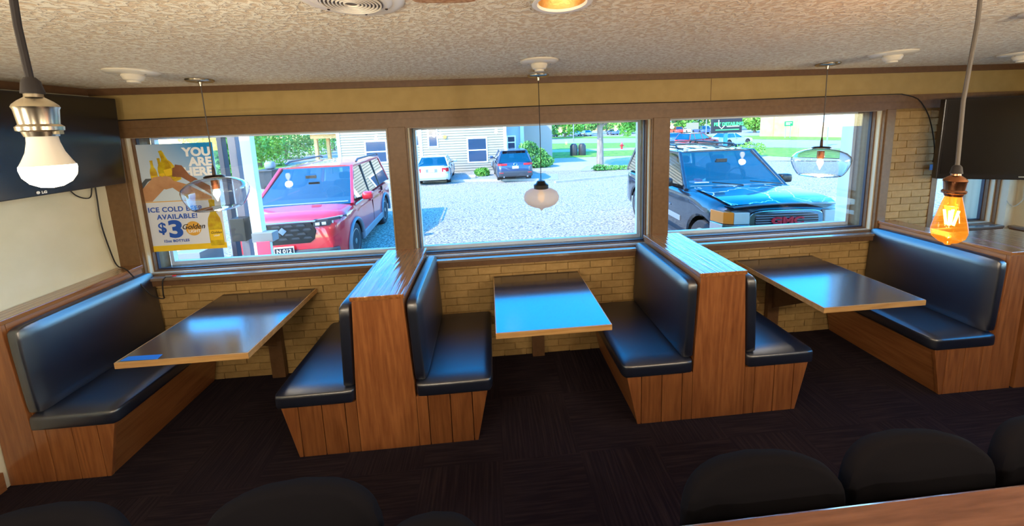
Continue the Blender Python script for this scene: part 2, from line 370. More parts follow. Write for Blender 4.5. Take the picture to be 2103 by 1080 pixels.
# --- side and back walls
wl_ = struct(MB().box(XL-.2, XL, YB, .25, 0, ZC).build('wall_left', M['cream_wall']), 'cream painted side wall behind the leftmost booth', 'wall')
struct(MB().box(XL, XL+.015, YB, -.86, 0, .12).build('baseboard_left', M['oak_h']), 'wooden baseboard along the cream side wall', 'baseboard')
struct(MB().box(XL-.2, XR+.2, YB-.2, YB, 0, ZC).build('wall_back', M['brown_d']), 'unseen back wall coloured dark brown to cut reflections', 'wall')  # out of view; dark tone chosen to weaken reflections on the cushions
struct(MB().box(XL, XR, -.03, 0, 2.45, ZC).build('trim_1', M['brown_d']), 'dark brown crown trim along the window wall', 'trim')
struct(MB().box(XL, XL+.03, YB, -.03, 2.45, ZC).build('trim_2', M['brown_d']), 'dark brown crown trim along the cream side wall', 'trim')
struct(MB().box(XR-.03, XR, YB, -.03, 2.45, ZC).build('trim_3', M['brown_d']), 'dark brown crown trim along the far right wall', 'trim')
# --- window wall: header, lintel, knee walls, piers
wf = sroot('wall_front', 'tan painted header wall above the booth windows', 'wall')
MB().box(XL, XR+.2, 0, .25, 2.254, ZC).build('header_panel', M['header'], wf)
MB().box(1.965, 1.969, -.0015, .0, 2.254, 2.45).build('panel_seam', M['brown_d'], wf)
struct(MB().box(XL, XR, -.018, .25, 2.195, 2.254).build('trim_4', M['brown']), 'brown painted lintel board above the windows', 'trim')
struct(MB().box(XL, XR, -.008, .25, 2.128, 2.195).build('trim_5', M['brown']), 'brown painted head casing above the windows', 'trim')
WX = [(-2.895,-.82), (-.68,1.453), (1.595,3.665)]
W4 = (4.25, 4.95)
def post(n, x0, x1, lab, zlo=.95): struct(MB().box(x0, x1, -.006, .25, zlo, 2.128).build('trim_%d' % n, M['brown'], bevel=.003), lab, 'trim')
post(6, XL, -2.895, 'brown corner casing beside the poster window')
post(7, -.82, -.68, 'brown mullion post above the second booth divider from the cream wall', .974)
post(8, 1.453, 1.595, 'brown mullion post beside the black truck', .974)
post(9, 3.665, 3.75, 'brown casing board left of the brick pier')
post(10, 4.19, 4.25, 'brown casing strip right of the brick pier')
struct(MB().box(4.95, XR, -.05, .25, .9, 2.128).build('trim_11', M['cream_trim']), 'pale corner post between the far right windows', 'trim')

BRK = []
for i in range(4):
    for k in range(2):
        j = lambda: random.uniform(-.0022, .0022)
        m = MB().add([(-.0990+j(),0+j(),-.0305+j()),(0.0990+j(),0+j(),-.0305+j()),(.0975,.04,-.029),(-.0975,.04,-.029),(-.0990+j(),0+j(),.0305+j()),(0.0990+j(),0+j(),.0305+j()),(.0975,.04,.029),(-.0975,.04,.029)],
                     [(3,2,1,0),(4,5,6,7),(0,1,5,4),(1,2,6,5),(2,3,7,6),(3,0,4,7)]).mesh('brick')
        m.materials.append(M['brick%d' % i]); BRK.append(m)
def brick_wall(parent, x0, x1, z0, z1, phase=0.0, ztop=True):
    n = int(math.ceil((z1-z0)/.0675)); 
    for r in range(n):
        zt = z1-r*.0675 + (.024 if ztop else 0); zb = zt-.058          # first course is cut under the sill
        zt = min(zt, z1); zb = max(zb, z0)
        if zt-zb < .012: continue
        x = x0 - ((.1015 if r % 2 else 0)+phase) % .203
        while x < x1-.02:
            a, b = max(x, x0), min(x+.195, x1)
            if b-a > .02:
                o = bpy.data.objects.new('brick', random.choice(BRK)); COL.objects.link(o); o.parent = parent
                o.location = ((a+b)/2, random.uniform(-.002,.002), (zt+zb)/2); o.scale = ((b-a)/.195, 1, (zt-zb)/.058)
            x += .203
for nm, x0, x1, ph, lab in (('wall_front_left',XL,-.75,.03,'tan painted brick knee wall under the poster window'),
                        ('wall_front_center',-.75,1.524,.08,'tan painted brick knee wall under the middle window'),
                        ('wall_front_right',1.524,3.75,.12,'tan painted brick knee wall under the window facing the black truck')):
    w = struct(MB().box(x0, x1, .009, .25, -.9, .93).build(nm, M['mortar']), lab, 'wall')
    brick_wall(w, x0+.19 if x0 < 3 else x0, x1-.02, .0, .905, ph)
w = struct(MB().box(3.75, 4.19, .009, .25, -.9, 2.128).build('wall_front_pier', M['mortar']), 'tan painted brick pier between the truck window and the far right screen', 'wall')
brick_wall(w, 3.75, 4.19, .9, 2.10, .05, False)
struct(MB().box(4.19, XR+.2, .0, .25, -.9, .93).build('wall_front_corner', M['brown']), 'low brown wall under the corner window', 'wall')
# --- windows
def window(n, x0, x1, lab, apron=True):
    w = sroot('window_%d' % n, lab, 'window')
    z0, z1 = .974, 2.128
    def ring(name, y0, y1, t, m, tb=None, tt=None):
        tb = tb or t; tt = tt or t
        MB().box(x0, x0+t, y0, y1, z0, z1).box(x1-t, x1, y0, y1, z0, z1).box(x0+t, x1-t, y0, y1, z0, z0+tb).box(x0+t, x1-t, y0, y1, z1-tt, z1).build(name, m, w)
    ring('stop_bead', .004, .03, .012, M['brown'], .010, .010)
    ring('sash', .03, .062, .024, M['cream_trim'], .014, .012)
    ring('inner_frame', .062, .088, .036, M['brown_d'], .022, .014)
    ring('gasket', .088, .11, .042, M['gasket'], .03, .016)
    MB().box(x0+.04, x1-.04, .097, .101, z0+.02, z1-.012).build('glass_pane', M['glass'], w)
    ring('exterior_casing', .25, .29, .03, M['white_ext'])
    MB().box(x0-.04 if apron else x0, x1+.04 if apron else x1, -.06, .25, .952, .974).build('window_sill', M['sill'], w, bevel=.002)
    MB().box(x0-.05 if apron else x0, x1+.05 if apron else x1, -.052, .02, .905, .952).build('apron', M['brown_d'], w)
    return w
M['sill'] = pmat('sill', lin(120,104,90), rough=.2, spec=.8)
window(1, *WX[0], 'wide picture window holding the beer poster')
window(2, *WX[1], 'wide middle picture window over the centre table')
window(3, *WX[2], 'wide picture window looking onto the black truck')
window(4, *W4, 'narrow corner window behind the right screen', False)
# right wall with its own window
wr_ = sroot('wall_right', 'right side wall holding the corner window', 'wall')
MB().box(XR, XR+.25, YB, .25, -.9, .93).build('knee_wall', M['brown'], wr_)
MB().box(XR, XR+.25, YB, .25, 2.128, ZC).build('header_panel', M['header'], wr_)
MB().box(XR, XR+.25, YB, -2.4, .93, 2.128).build('panel', M['header'], wr_)  # out-of-view stretch, toned like the header to lessen reflections
w5 = sroot('window_5', 'side window on the far right wall beyond the ledge', 'window')
MB().box(XR, XR+.05, -2.4, -2.34, .97, 2.128).box(XR, XR+.05, -.14, 0, .97, 2.128).box(XR, XR+.05, -2.34, -.14, .97, 1.0).box(XR, XR+.05, -2.34, -.14, 2.1, 2.128).build('sash', M['cream_trim'], w5)
MB().box(XR+.05, XR+.09, -2.4, -2.32, .97, 2.128).box(XR+.05, XR+.09, -.17, 0, .97, 2.128).box(XR+.05, XR+.09, -2.32, -.17, .97, 1.03).build('gasket', M['gasket'], w5)
MB().box(XR+.06, XR+.064, -2.33, -.16, 1.0, 2.11).build('glass_pane', M['glass'], w5)
MB().box(XR-.06, XR+.05, -2.4, -.06, .952, .974).build('window_sill', M['sill'], w5)
MB().box(XR-.05, XR, -2.4, -.06, .905, .952).build('apron', M['brown_d'], w5)

# ================================================================ BOOTHS
HB, HT, HS, HCAP, ZS, ZT, LB = .583, .66, .19, .163, .363, 1.08, .838
FR = [0, .162, .47, .78, 1.0]
def shear(me, k, z0):
    for v in me.vertices: v.co.x += k*(v.co.z-z0)
    return me
def booth(name, label, xc, sides, cap=None, group=None):
    r = thing(name, label, 'booth bench', (xc,0,0), 0, group)
    lo = -1 if -1 in sides else 0; hi = 1 if 1 in sides else 0
    # end board (front panel) and inner body
    poly = [(lo*HS,0),(hi*HS,0),(hi*HS,ZS),(hi*(HCAP-.006),ZT-.028),(lo*(HCAP-.006),ZT-.028),(lo*HS,ZS)]
    MB().prism(poly, 'y', -LB, -LB+.02).build('end_board', M['oak'], r, bevel=.002)
    pin = [(lo*(HS-.016),0),(hi*(HS-.016),0),(hi*(HS-.016),ZS),(hi*(HCAP-.022),ZT-.028),(lo*(HCAP-.022),ZT-.028),(lo*(HS-.016),ZS)]
    MB().prism(pin, 'y', -LB+.021, -.012).build('core', M['oak_h'], r)
    c0, c1 = cap or (lo*HCAP-(.004 if lo else 0), hi*HCAP+(.004 if hi else 0))
    MB().box(c0, c1, -LB-.006, -.004, ZT-.028, ZT).build('cap', M['oak_cap'], r, bevel=.003)
    for s in sides:
        hw = lambda z: HS + (HCAP-.006-HS)*(z-ZS)/(ZT-.028-ZS)
        nb = 5; hgt = (ZT-.028-ZS)/nb
        for k in range(nb):
            z0, z1 = ZS+k*hgt+.0015, ZS+(k+1)*hgt-.0015
            MB().prism([(s*(hw(z0)-.015),z0),(s*hw(z0),z0),(s*hw(z1),z1),(s*(hw(z1)-.015),z1)], 'y', -LB+.021, -.012).build('back_board', M['oak_h'], r, bevel=.0015)
        w_ = lambda z: HB + (HT-HB)*z/ZS
        for k in range(4):
            a, b = FR[k], FR[k+1]
            x = lambda f, z: s*(HS + f*(HT-HS)) if f < 1 else s*w_(z)
            g = .0025
            xa, xb0, xb1 = HS+a*(HT-HS)+g, HS+b*(HT-HS)-g, None
            if b == 1.0:
                p = [(s*xa,.001),(s*HB,.001),(s*HT,ZS),(s*xa,ZS)]
                if xa > HB: p = [(s*xa, (xa-HB)/(HT-HB)*ZS),(s*HT,ZS),(s*xa,ZS)]
            else: p = [(s*xa,.001),(s*min(xb0,HB-.0),.001),(s*xb0, max(.001,(xb0-HB)/(HT-HB)*ZS)),(s*xb0,ZS),(s*xa,ZS)] if xb0 > HB else [(s*xa,.001),(s*xb0,.001),(s*xb0,ZS),(s*xa,ZS)]
            MB().prism(p, 'y', -LB, -LB+.02).build('plank', M['oak'], r, bevel=.002)
        MB().prism([(s*HS,.001),(s*(HB-.004),.001),(s*(HT-.004),ZS-.002),(s*HS,ZS-.002)], 'y', -LB+.021, -.012).build('base', M['oak_h'], r)
        x0, x1 = sorted((s*.197, s*.69))
        mkobj('seat_cushion', roundbox(x0, x1, -LB-.014, -.015, ZS+.001, ZS+.103, .024, 8, .008), M['vinyl'], r)
        x0, x1 = sorted((s*.194, s*.272)); zb, zt = ZS+.104, ZT-.062
        me = roundbox(x0, x1, -LB+.004, -.018, zb, zt, .022, 8, .010)
        mkobj('back_cushion', shear(me, s*(HCAP-HS)/(ZT-ZS)*1.0, ZS), M['vinyl'], r)
    return r
booth('booth_bench', 'single booth bench with black cushions against the cream side wall', XL+.006, (1,), group='booth benches')
booth('booth_bench', 'double booth divider between the red car window and the middle table', -.737, (-1,1), group='booth benches')
booth('booth_bench', 'double booth divider under the mullion left of the black truck', 1.537, (-1,1), group='booth benches')
booth('booth_bench', 'single booth bench facing the rightmost table below the amber bulb', 3.845, (-1,), group='booth benches')
# corner cabinet with its ledge, right of the last bench
cb = thing('corner_cabinet', 'wooden corner cabinet with glossy ledge right of the last bench', 'cabinet', (0,0,0))
MB().box(3.875, 4.36, -LB-.004, -.42, 0, 1.05).build('body', M['oak'], cb)
MB().box(3.851, 4.38, -LB-.006, -.40, ZT-.027, ZT).build('ledge', M['oak_cap'], cb, bevel=.003)
# tables
def table(xc, lab):
    r = thing('dining_table', lab, 'table', (xc,0,0), 0, 'wall-mounted booth tables')
    hw, y0, y1, z0, z1 = .383, -.868, -.018, .744, .783
    MB().box(-hw+.006, hw-.006, y0+.006, y1, z0+.002, z1).build('tabletop', M['laminate'], r)
    MB().box(-hw, hw, y0, y0+.006, z0, z1-.0008).build('edge_band', M['oak_edge'], r)
    for s in (-1,1): MB().box(*sorted((s*hw, s*(hw-.006))), y0+.006, y1, z0, z1-.0008).build('edge_band', M['oak_edge'], r)
    MB().box(-.055, .055, -.048, -.008, .002, z0).build('wall_cleat', M['brown_d'], r)
    MB().prism([(-.05,z0),(-.62,z0),(-.60,z0-.05),(-.05,.30)], 'x', -.018, .018).build('bracket', M['brown_d'], r)
    return r
table(-1.906, 'booth table under the beer poster window with blue tape strip')
table(.378, 'middle booth table reflecting blue sky between the two dividers')
table(2.636, 'rightmost booth table below the clear pendant and black truck')
# tape strip on the first table
p = [onZ(u, v, .784) for u, v in ((247,740),(333,728),(322,736.5),(250,741))]
tp = tag(MB().prism([(q.x, q.y) for q in (onZ(246,741.5,.7835), onZ(323,737.5,.7835), onZ(334,727.5,.7835), onZ(264,732,.7835))], 'z', .7835, .7842).build('tape_strip', M['tape']), 'blue painter tape strip on near corner of the poster window table', 'tape')

# ================================================================ BAR AND STOOLS
bar = thing('bar_counter', 'long wooden bar top along the bottom right edge', 'bar counter', (0,0,0))
MB().box(-2.6, 4.6, -3.02, -2.195, 1.032, 1.07).build('bar_top', M['oak_bar'], bar, bevel=.006)
MB().box(-2.5, 4.5, -2.95, -2.56, 0, 1.032).build('front_panel', M['oak'], bar)
def stool(x, y, lab):
    r = thing('bar_stool', lab, 'bar stool', (x,y,0), 0, 'black bar stools at the bar')
    pts = []
    for k in range(40):
        a = 2*math.pi*k/40; ca, sa = math.cos(a), math.sin(a); e = .5
        pts.append((0.243*math.copysign(abs(ca)**e, ca), .93+.17*math.copysign(abs(sa)**e, sa)))
    rings = []
    for yy, sc_ in ((-.014,.93),(-.004,.99),(.02,1.0),(.034,.96)):
        rings.append([(px*sc_, yy - .05*(px/.245)**2, .93+(pz-.93)*sc_) for px, pz in pts])
    MB().loft(rings).build('backrest', M['stool'], r, smooth=50)
    mkobj('seat', roundbox(-.2, .2, -.43, -.06, .70, .775, .035, 6, .008), M['stool'], r)
    for sx in (-1,1):
        MB().bar((sx*.16,-.03,.72), (sx*.17,0,.85), .03, .015).build('back_post', M['black'], r)
        for yy in (-.40,-.08): MB().tube([(sx*.15,yy,.705),(sx*.19,yy+(-.03 if yy<-.2 else .03),0)], .013).build('leg', M['black'], r)
    MB().tube([(-.17,-.075,.28),(.17,-.075,.28)], .01).build('foot_rail', M['black'], r)
    return r
for (u, v), lab in (((125,1025),'leftmost dark bar stool back at the bottom left corner'), ((610,1000),'dark bar stool back below the left divider at the bottom edge'),
                    ((880,1066),'barely showing dark bar stool back right of the bottom left stool'), ((1550,940),'dark bar stool back left of the paired stools above the bar top'),
                    ((1860,896),'dark bar stool back below the rightmost bench in front of the bar'), ((2103,868),'dark bar stool back cut off at the right picture edge')):
    p = onZ(u, v, 1.10); t_ = stool(p.x+{2103:.09}.get(u, 0), min(-2.02, max(p.y, -2.10)), lab)
    if u == 880: t_.scale = (.62, .9, .945); t_.location.x = -.2      # a lower, narrower stool

# ================================================================ CEILING FIXTURES
def can(x, y, lab, power=8):
    r = thing('recessed_light', lab, 'ceiling light', (x,y,ZC), 0, 'recessed ceiling lights')
    MB().lathe([(.083,.0),(.098,-.002),(.1,-.006),(.096,-.008),(.083,-.006),(.079,.002)], seg=36, cap=False).build('trim_ring', M['white'], r, smooth=40)
    MB().lathe([(.079,.002),(.074,.06),(.066,.12)], seg=36, cap=False).build('reflector', M['gold_refl'], r, smooth=60)
    MB().lathe([(.068,.118),(.0665,.124)], seg=24).build('back_plate', M['white'], r)
    MB().lathe([(.012,.118),(.028,.09),(.036,.065),(.028,.045),(.01,.036)], seg=20).build('bulb', M['can_bulb'], r, smooth=60)
    l = bpy.data.lights.new('can_lamp', 'SPOT'); l.energy = power; l.color = (1,.84,.64); l.spot_size = math.radians(130); l.spot_blend = .6; l.shadow_soft_size = .05
    lo = bpy.data.objects.new('can_lamp', l); COL.objects.link(lo); lo.parent = r; lo.location = (0,0,.02)
M['gold_refl'] = pmat('gold_refl', lin(206,170,112), rough=.4, metal=.9, bump=.2, bscale=80)
M['can_bulb'] = emat('can_bulb', (1,.74,.42), 6.0)
can(*CANS[0], 'gold-lined recessed light in ceiling at the top centre edge')
for (x, y), w_ in zip(CANS[1:], ('left end of bar', 'middle of bar', 'right end of bar', 'left of back room', 'middle of back room', 'right of back room')): can(x, y, 'unseen added recessed light in ceiling over the '+w_)  # cans behind the camera, added as extra room light
sp = thing('ceiling_speaker', 'round white ceiling speaker with slotted grille at top edge', 'speaker', (-.39,-1.80,ZC))
MB().lathe([(.155,0),(.155,-.004),(.15,-.008),(.135,-.012),(.118,-.012),(.112,-.016),(.1,-.018),(.0,-.02)], seg=48).build('cover', M['porcelain'], sp, smooth=30)
g = MB()
for k in range(7):
    rr = .018+k*.0105
    g.lathe([(rr,-.0195),(rr+.0012,-.0245),(rr+.0045,-.0245),(rr+.0055,-.0195)], seg=40, cap=False)
g.build('grille', M['porcelain'], sp, smooth=30)
MB().lathe([(.0,-.0198),(.09,-.0202),(.0,-.0204)], seg=30, cap=False).build('grille_backing', M['cord_grey'], sp)
for a in (.6, 1.5, 2.6, 4.0, 5.2): MB().lathe([(.0045,-.016),(.0045,-.0195),(.001,-.021)], (.105*math.cos(a),.105*math.sin(a),0), 10).build('screw', M['bronze'], sp)
def lampholder(x, y, lab):
    r = thing('ceiling_lampholder', lab, 'lampholder', (x,y,ZC), 0, 'white porcelain ceiling lampholders')
    MB().lathe([(.12,0),(.12,-.006),(.11,-.014),(.085,-.018),(.06,-.02),(.06,-.02)], seg=40).build('base_plate', M['porcelain'], r, smooth=35)
    MB().lathe([(.05,-.018),(.052,-.03),(.042,-.05),(.03,-.056),(.03,-.066),(.012,-.068)], seg=30).build('socket', M['porcelain'], r, smooth=35)
    for s in (-1,1): MB().lathe([(.005,-.016),(.005,-.021),(.001,-.022)], (s*.07,0,0), 10).build('screw', M['nickel'], r)
lampholder(-2.06, -.70, 'white porcelain lampholder on ceiling left of the leftmost pendant')
lampholder(.345, -.72, 'white porcelain lampholder on ceiling behind the frosted pendant canopy')
lampholder(2.78, -.70, 'white porcelain lampholder on ceiling right of the rightmost clear pendant')
lampholder(4.02, -.56, 'white porcelain lampholder on ceiling above the right screen')
lampholder(2.42, -1.60, 'white porcelain lampholder at the top right corner of ceiling')

def canopy(r, dz=0.0):
    MB().lathe([(.075,0-dz),(.08,-.004-dz),(.078,-.012-dz),(.07,-.017-dz),(.012,-.02-dz),(.008,-.045-dz)], seg=32).build('canopy', M['nickel'], r, smooth=35)
def mini(r, z, s=1.0):
    MB().lathe([(.022*s,z+.075*s),(.024*s,z+.07*s),(.024*s,z+.015*s),(.018*s,z+.01*s)], seg=20).build('socket', M['copper_pl'], r, smooth=35)
    MB().lathe([(.012*s,z+.012*s),(.021*s,z-.012*s),(.02*s,z-.03*s),(.008*s,z-.058*s),(.002*s,z-.078*s)], seg=20).build('bulb', M['mini_bulb'], r, smooth=60)
    l = bpy.data.lights.new('pendant_lamp', 'POINT'); l.energy = 5.0; l.color = (1,.84,.62); l.shadow_soft_size = .03
    lo = bpy.data.objects.new('pendant_lamp', l); COL.objects.link(lo); lo.parent = r; lo.location = (0,0,z-.10*s)
def clear_pendant(x, y, zc, lab, k=1.0):
    r = thing('pendant_lamp', lab, 'pendant lamp', (x,y,ZC), 0, 'pendant lamps over the booth tables')
    canopy(r); z = zc-ZC
    MB().tube([(0,0,-.03),(.004,0,z*.5),(0,0,z+.16)], .0035, 6).build('cord', M['cord_grey'], r)
    MB().lathe([(.004,z+.20),(.009,z+.17),(.010,z+.13),(.007,z+.118)], seg=12).build('stem', M['bronze'], r)
    MB().lathe([(.008,z+.128),(.05,z+.124),(.062,z+.116),(.06,z+.112),(.008,z+.116)], seg=32).build('cap', M['bronze'], r, smooth=35)
    prof = [(.055,.112),(.11,.100),(.16,.075),(.187,.045),(.193,.018),(.188,-.018),(.172,-.062),(.152,-.10),(.138,-.114),(.126,-.118),(.118,-.113),(.06,-.116),(.001,-.117)]
    MB().lathe([(a*k, z+b*k) for a, b in prof], seg=48, cap=False).build('glass_shade', M['shade_glass'], r, smooth=180)
    mini(r, z+.015, 1.0)
clear_pendant(-1.965, -.345, 1.705, 'clear wide glass pendant lamp hanging over the poster window table')
clear_pendant(2.70, -.329, 1.72, 'clear wide glass pendant lamp hanging over the rightmost table', .97)
def frosted():
    m, n, l, b = newmat('frosted'); n.remove(b)
    a = n.new('ShaderNodeBsdfTranslucent'); a.inputs[0].default_value = (.80,.82,.86,1); c = n.new('ShaderNodeBsdfTransparent'); d = n.new('ShaderNodeBsdfDiffuse'); d.inputs[0].default_value = (.66,.68,.74,1)
    m1 = n.new('ShaderNodeMixShader'); m1.inputs[0].default_value = .5; m2 = n.new('ShaderNodeMixShader'); m2.inputs[0].default_value = .06
    l.new(a.outputs[0], m1.inputs[1]); l.new(d.outputs[0], m1.inputs[2]); l.new(m1.outputs[0], m2.inputs[1]); l.new(c.outputs[0], m2.inputs[2]); l.new(m2.outputs[0], n['Material Output'].inputs[0]); return m
M['frosted'] = frosted()
r = thing('pendant_lamp', 'frosted glass teardrop pendant lamp hanging over the middle table', 'pendant lamp', (.395,-.339,ZC), 0, 'pendant lamps over the booth tables')
canopy(r, .028); z = 1.546-ZC
MB().tube([(0,0,-.06),(.003,0,z*.5),(0,0,z+.12)], .003, 6).build('cord', M['cord'], r)
MB().lathe([(.006,z+.135),(.03,z+.13),(.04,z+.11),(.056,z+.10),(.056,z+.07),(.04,z+.066)], seg=30).build('cap', M['black'], r, smooth=35)
MB().lathe([(.05,z+.068),(.09,z+.062),(.122,z+.042),(.136,z+.008),(.132,z-.022),(.11,z-.05),(.07,z-.07),(.04,z-.078),(.02,z-.086),(.01,z-.098),(.001,z-.108)], seg=44, cap=False).build('glass_shade', M['frosted'], r, smooth=180)
M['warm_bulb'] = emat('warm_bulb', (1,.5,.12), 3.5)
MB().lathe([(.012,z+.05),(.026,z+.02),(.026,z-.015),(.01,z-.04)], seg=20).build('bulb', M['warm_bulb'], r, smooth=60)

# hanging bare bulbs over the bar
def hang_cord(r, z, rad, m):
    MB().tube([(0,0,0),(.004,0,z*.35),(-.004,.002,z*.7),(0,0,z)], rad, 8).build('cord', m, r)
def socket(r, z, m, k=1.0):      # z: top of the socket, going down
    MB().lathe([(.006*k,z+.026*k),(.010*k,z+.02*k),(.013*k,z)], seg=20).build('strain_relief', M['cord'], r, smooth=40)
    MB().lathe([(.010*k,z),(.0105*k,z-.006*k),(.018*k,z-.012*k),(.0235*k,z-.018*k),(.025*k,z-.022*k),(.0235*k,z-.026*k),(.0215*k,z-.05*k),(.0255*k,z-.054*k),(.025*k,z-.06*k),(.02*k,z-.062*k),(.018*k,z-.07*k)], seg=30).build('socket', m, r, smooth=35)
    MB().bar((.02*k,0,z-.064*k), (.031*k,0,z-.064*k), .006*k, .006*k).build('switch_key', m, r)
def led_bulb(x, y, zc, lab, k=.92, energy=11):
    r = thing('hanging_bulb', lab, 'light bulb', (x,y,ZC), 0, 'bare bulbs hanging over the bar'); z = zc-ZC
    hang_cord(r, z+.108, .0045, M['cord']); socket(r, z+.094, M['nickel'], 1.0)
    MB().lathe([(.0155,z+.034),(.016,z+.03),(.0172,z+.014),(.0205,z-.002),(.0265,z-.017),(.0298,z-.024)], seg=32).build('bulb_collar', M['white'], r, smooth=50)
    MB().lathe([(.0300,z-.0242),(.0305,z-.030),(.0285,z-.042),(.022,z-.053),(.012,z-.060),(.002,z-.062)], seg=32).build('diffuser', M['white_hot'], r, smooth=60)
    l = bpy.data.lights.new('bulb_lamp', 'POINT'); l.energy = energy; l.color = (1,.86,.66); l.shadow_soft_size = .03
    lo = bpy.data.objects.new('bulb_lamp', l); COL.objects.link(lo); lo.parent = r; lo.location = (0,0,z-.095)
def edison_bulb(x, y, zc, lab, energy=7):
    r = thing('hanging_bulb', lab, 'light bulb', (x,y,ZC), 0, 'bare bulbs hanging over the bar'); z = zc-ZC
    hang_cord(r, z+.108, .004, M['cord_grey']); socket(r, z+.088, M['brass'], .86)
    MB().lathe([(.0145,z+.03),(.016,z+.022),(.0215,z-.006),(.0285,z-.040),(.032,z-.060),(.032,z-.070),(.029,z-.083),(.018,z-.095),(.008,z-.099),(.006,z-.103),(.002,z-.105)], seg=36, cap=False).build('glass_envelope', M['amber'], r, smooth=180)
    MB().lathe([(.007,z+.03),(.006,z+.008),(.009,z+.002),(.002,z-.0)], seg=14).build('stem', M['filament_stem'], r, smooth=60)
    for k in range(4):
        a = k*math.pi/2+.4; c, s = math.cos(a), math.sin(a)
        MB().tube([(.012*c,.012*s,z-.010),(.006*c,.006*s,z-.050)], .0026, 8).build('filament', M['filament'], r)
    l = bpy.data.lights.new('bulb_lamp', 'POINT'); l.energy = energy; l.color = (1,.66,.32); l.shadow_soft_size = .03
    l.shadow_soft_size = .006
    lo = bpy.data.objects.new('bulb_lamp', l); COL.objects.link(lo); lo.parent = r; lo.location = (0,0,z-.028)
M['filament_stem'] = pmat('filament_stem', lin(240,190,110), rough=.3)
_q = CAMP+ray(93,310)*.57; led_bulb(_q.x, _q.y, _q.z, 'glowing white LED bulb hanging at the left picture edge')
_q = CAMP+ray(1955,424)*.90; edison_bulb(_q.x, _q.y, _q.z, 'amber filament bulb hanging at the right picture edge')
for x, y, w_ in ((-1.9,-2.9,'left end of the bar'), (2.3,-2.9,'right half of the bar'), (-1.0,-3.4,'space behind the bar on the left'), (1.4,-3.4,'space behind the bar on the right'), (3.4,-3.0,'far right end of the bar'), (.2,-4.6,'middle of the back room')):  # bulbs out of view behind the camera, added to brighten the ceiling
    led_bulb(x, y, 2.08, 'unseen added LED bulb hanging above the '+w_, energy=34)

# ================================================================ SCREENS, CABLES, POSTER
def smooth_path(pts, n=6):
    P = [Vector(p) for p in pts]; P = [P[0]*2-P[1]]+P+[P[-1]*2-P[-2]]; out = []
    for i in range(1, len(P)-2):
        a, b, c, d = P[i-1:i+3]
        for k in range(n):
            t = k/n; out.append(.5*((2*b)+(c-a)*t+(2*a-5*b+4*c-d)*t*t+(3*b-a-3*c+d)*t**3))
    return out+[P[-2]]
def tv(name, label, corner_a, dirv, w, h, zb, tilt, logo):
    """corner_a: lower screen corner on plan (x,y), dirv: unit plan direction along the width; screen faces to the right of dirv rotated -90"""
    ang = math.atan2(dirv[1], dirv[0])
    r = thing(name, label, 'television', (corner_a[0], corner_a[1], zb), ang)
    def tl(o): o.rotation_euler = (tilt,0,0); return o
    tl(MB().box(0, w, 0, .055, 0, h).build('housing', M['bezel'], r, bevel=.006))
    tl(MB().box(.022, w-.022, -.003, .001, .045, h-.02).build('screen', M['screen'], r))
    tl(MB().box(w*.35, w*.65, .055, .10, h*.3, h*.7).build('wall_mount', M['black'], r))
    return r
# left screen hangs on the cream side wall, facing into the room: width runs towards the viewer
a1 = onX(251, 371, -2.83)
tvl = tv('television', 'black flat screen with brand mark on the cream side wall', (-2.83, -1.17), (0,1), 1.10, .645, 1.772, math.radians(3), True)
# (faces +x: width direction +y puts the front to +x)
me = text_mesh('LG', .022, .0012, .0006); o = mkobj('brand_lettering', me, M['white'], tvl); o.location = (.60,-.006,.021); o.rotation_euler = (math.radians(93),0,0)
MB().lathe([(.009,-.0005),(.0095,.0005)], (.572,-.0045,.023), 20, 'y').build('brand_emblem', M['white'], tvl)
P1 = Vector((4.02,-.16)); P2 = Vector((4.50,-.385)); dd = (P2-P1).normalized()
tvr = tv('television', 'large black flat screen hung across the right corner window', (3.97,-.185), (dd.x,dd.y), 1.22, .70, 1.497, 0, False)
MB().box(.50, .58, -.005, .0, .022, .03).build('brand_strip', M['cable_w'], tvr)
tag(MB().tube(smooth_path([(4.80,-.5,2.40),(4.74,-.45,2.46),(4.66,-.4,2.45),(4.62,-.42,2.39)]), .006).build('cable', M['cable']), 'black cable tangle above the right screen near ceiling', 'cable')
# black cable along the lintel, dropping beside the brick pier
pts = [(x, -.023-.002*math.sin(x*3), 2.257+.004*math.sin(x*2.3)) for x in np.linspace(-2.95, 3.74, 40)]
for u, v in ((1855,194),(1885,203),(1903,228),(1912,255),(1918,290),(1919,315),(1916,333)): pts.append(tuple(onY(u, v, -.02)))
tag(MB().tube(smooth_path(pts, 3), .0045, 6).build('cable', M['cable']), 'thin black cable running along the lintel above the windows', 'cable')
p = onY(1919, 343, -.024)
tag(MB().box(p.x-.05, p.x+.07, p.y-.002, p.y+.001, p.z-.027, p.z+.027).build('tape_piece', M['tape']), 'blue painter tape stuck on pier left of the right screen', 'tape')
wc = [onX(u, v, -3.03) for u, v in ((165,385),(185,400),(212,402))]
tag(MB().tube(smooth_path([(-3.03,-.28,1.80),(-3.035,-.22,1.71),(-3.035,-.14,1.68),(-3.03,-.115,1.78)]), .004, 6).build('cable', M['cable']), 'short looped cable hanging under the left screen', 'cable')
cab = [Vector((-3.035,-.09,1.80)), Vector((-3.035,-.095,1.66)), Vector((-3.035,-.10,1.45)), Vector((-3.035,-.07,1.2)), Vector((-3.03,-.05,1.10)), Vector((-2.94,-.09,1.087)), Vector((-2.87,-.13,1.07)), Vector((-2.80,-.14,.98)), Vector((-2.755,-.11,.86)), Vector((-2.72,-.06,.80)), Vector((-2.70,-.075,.85)), Vector((-2.69,-.075,.95)), Vector((-2.68,-.055,.982))]
tag(MB().tube(smooth_path(cab), .0042, 6).build('cable', M['cable']), 'long black cable dropping from left screen over the bench to the sill', 'cable')
pl = thing('cable_plug', 'small red and grey cable plug lying on the sill', 'plug', (-2.66,-.04,.974))
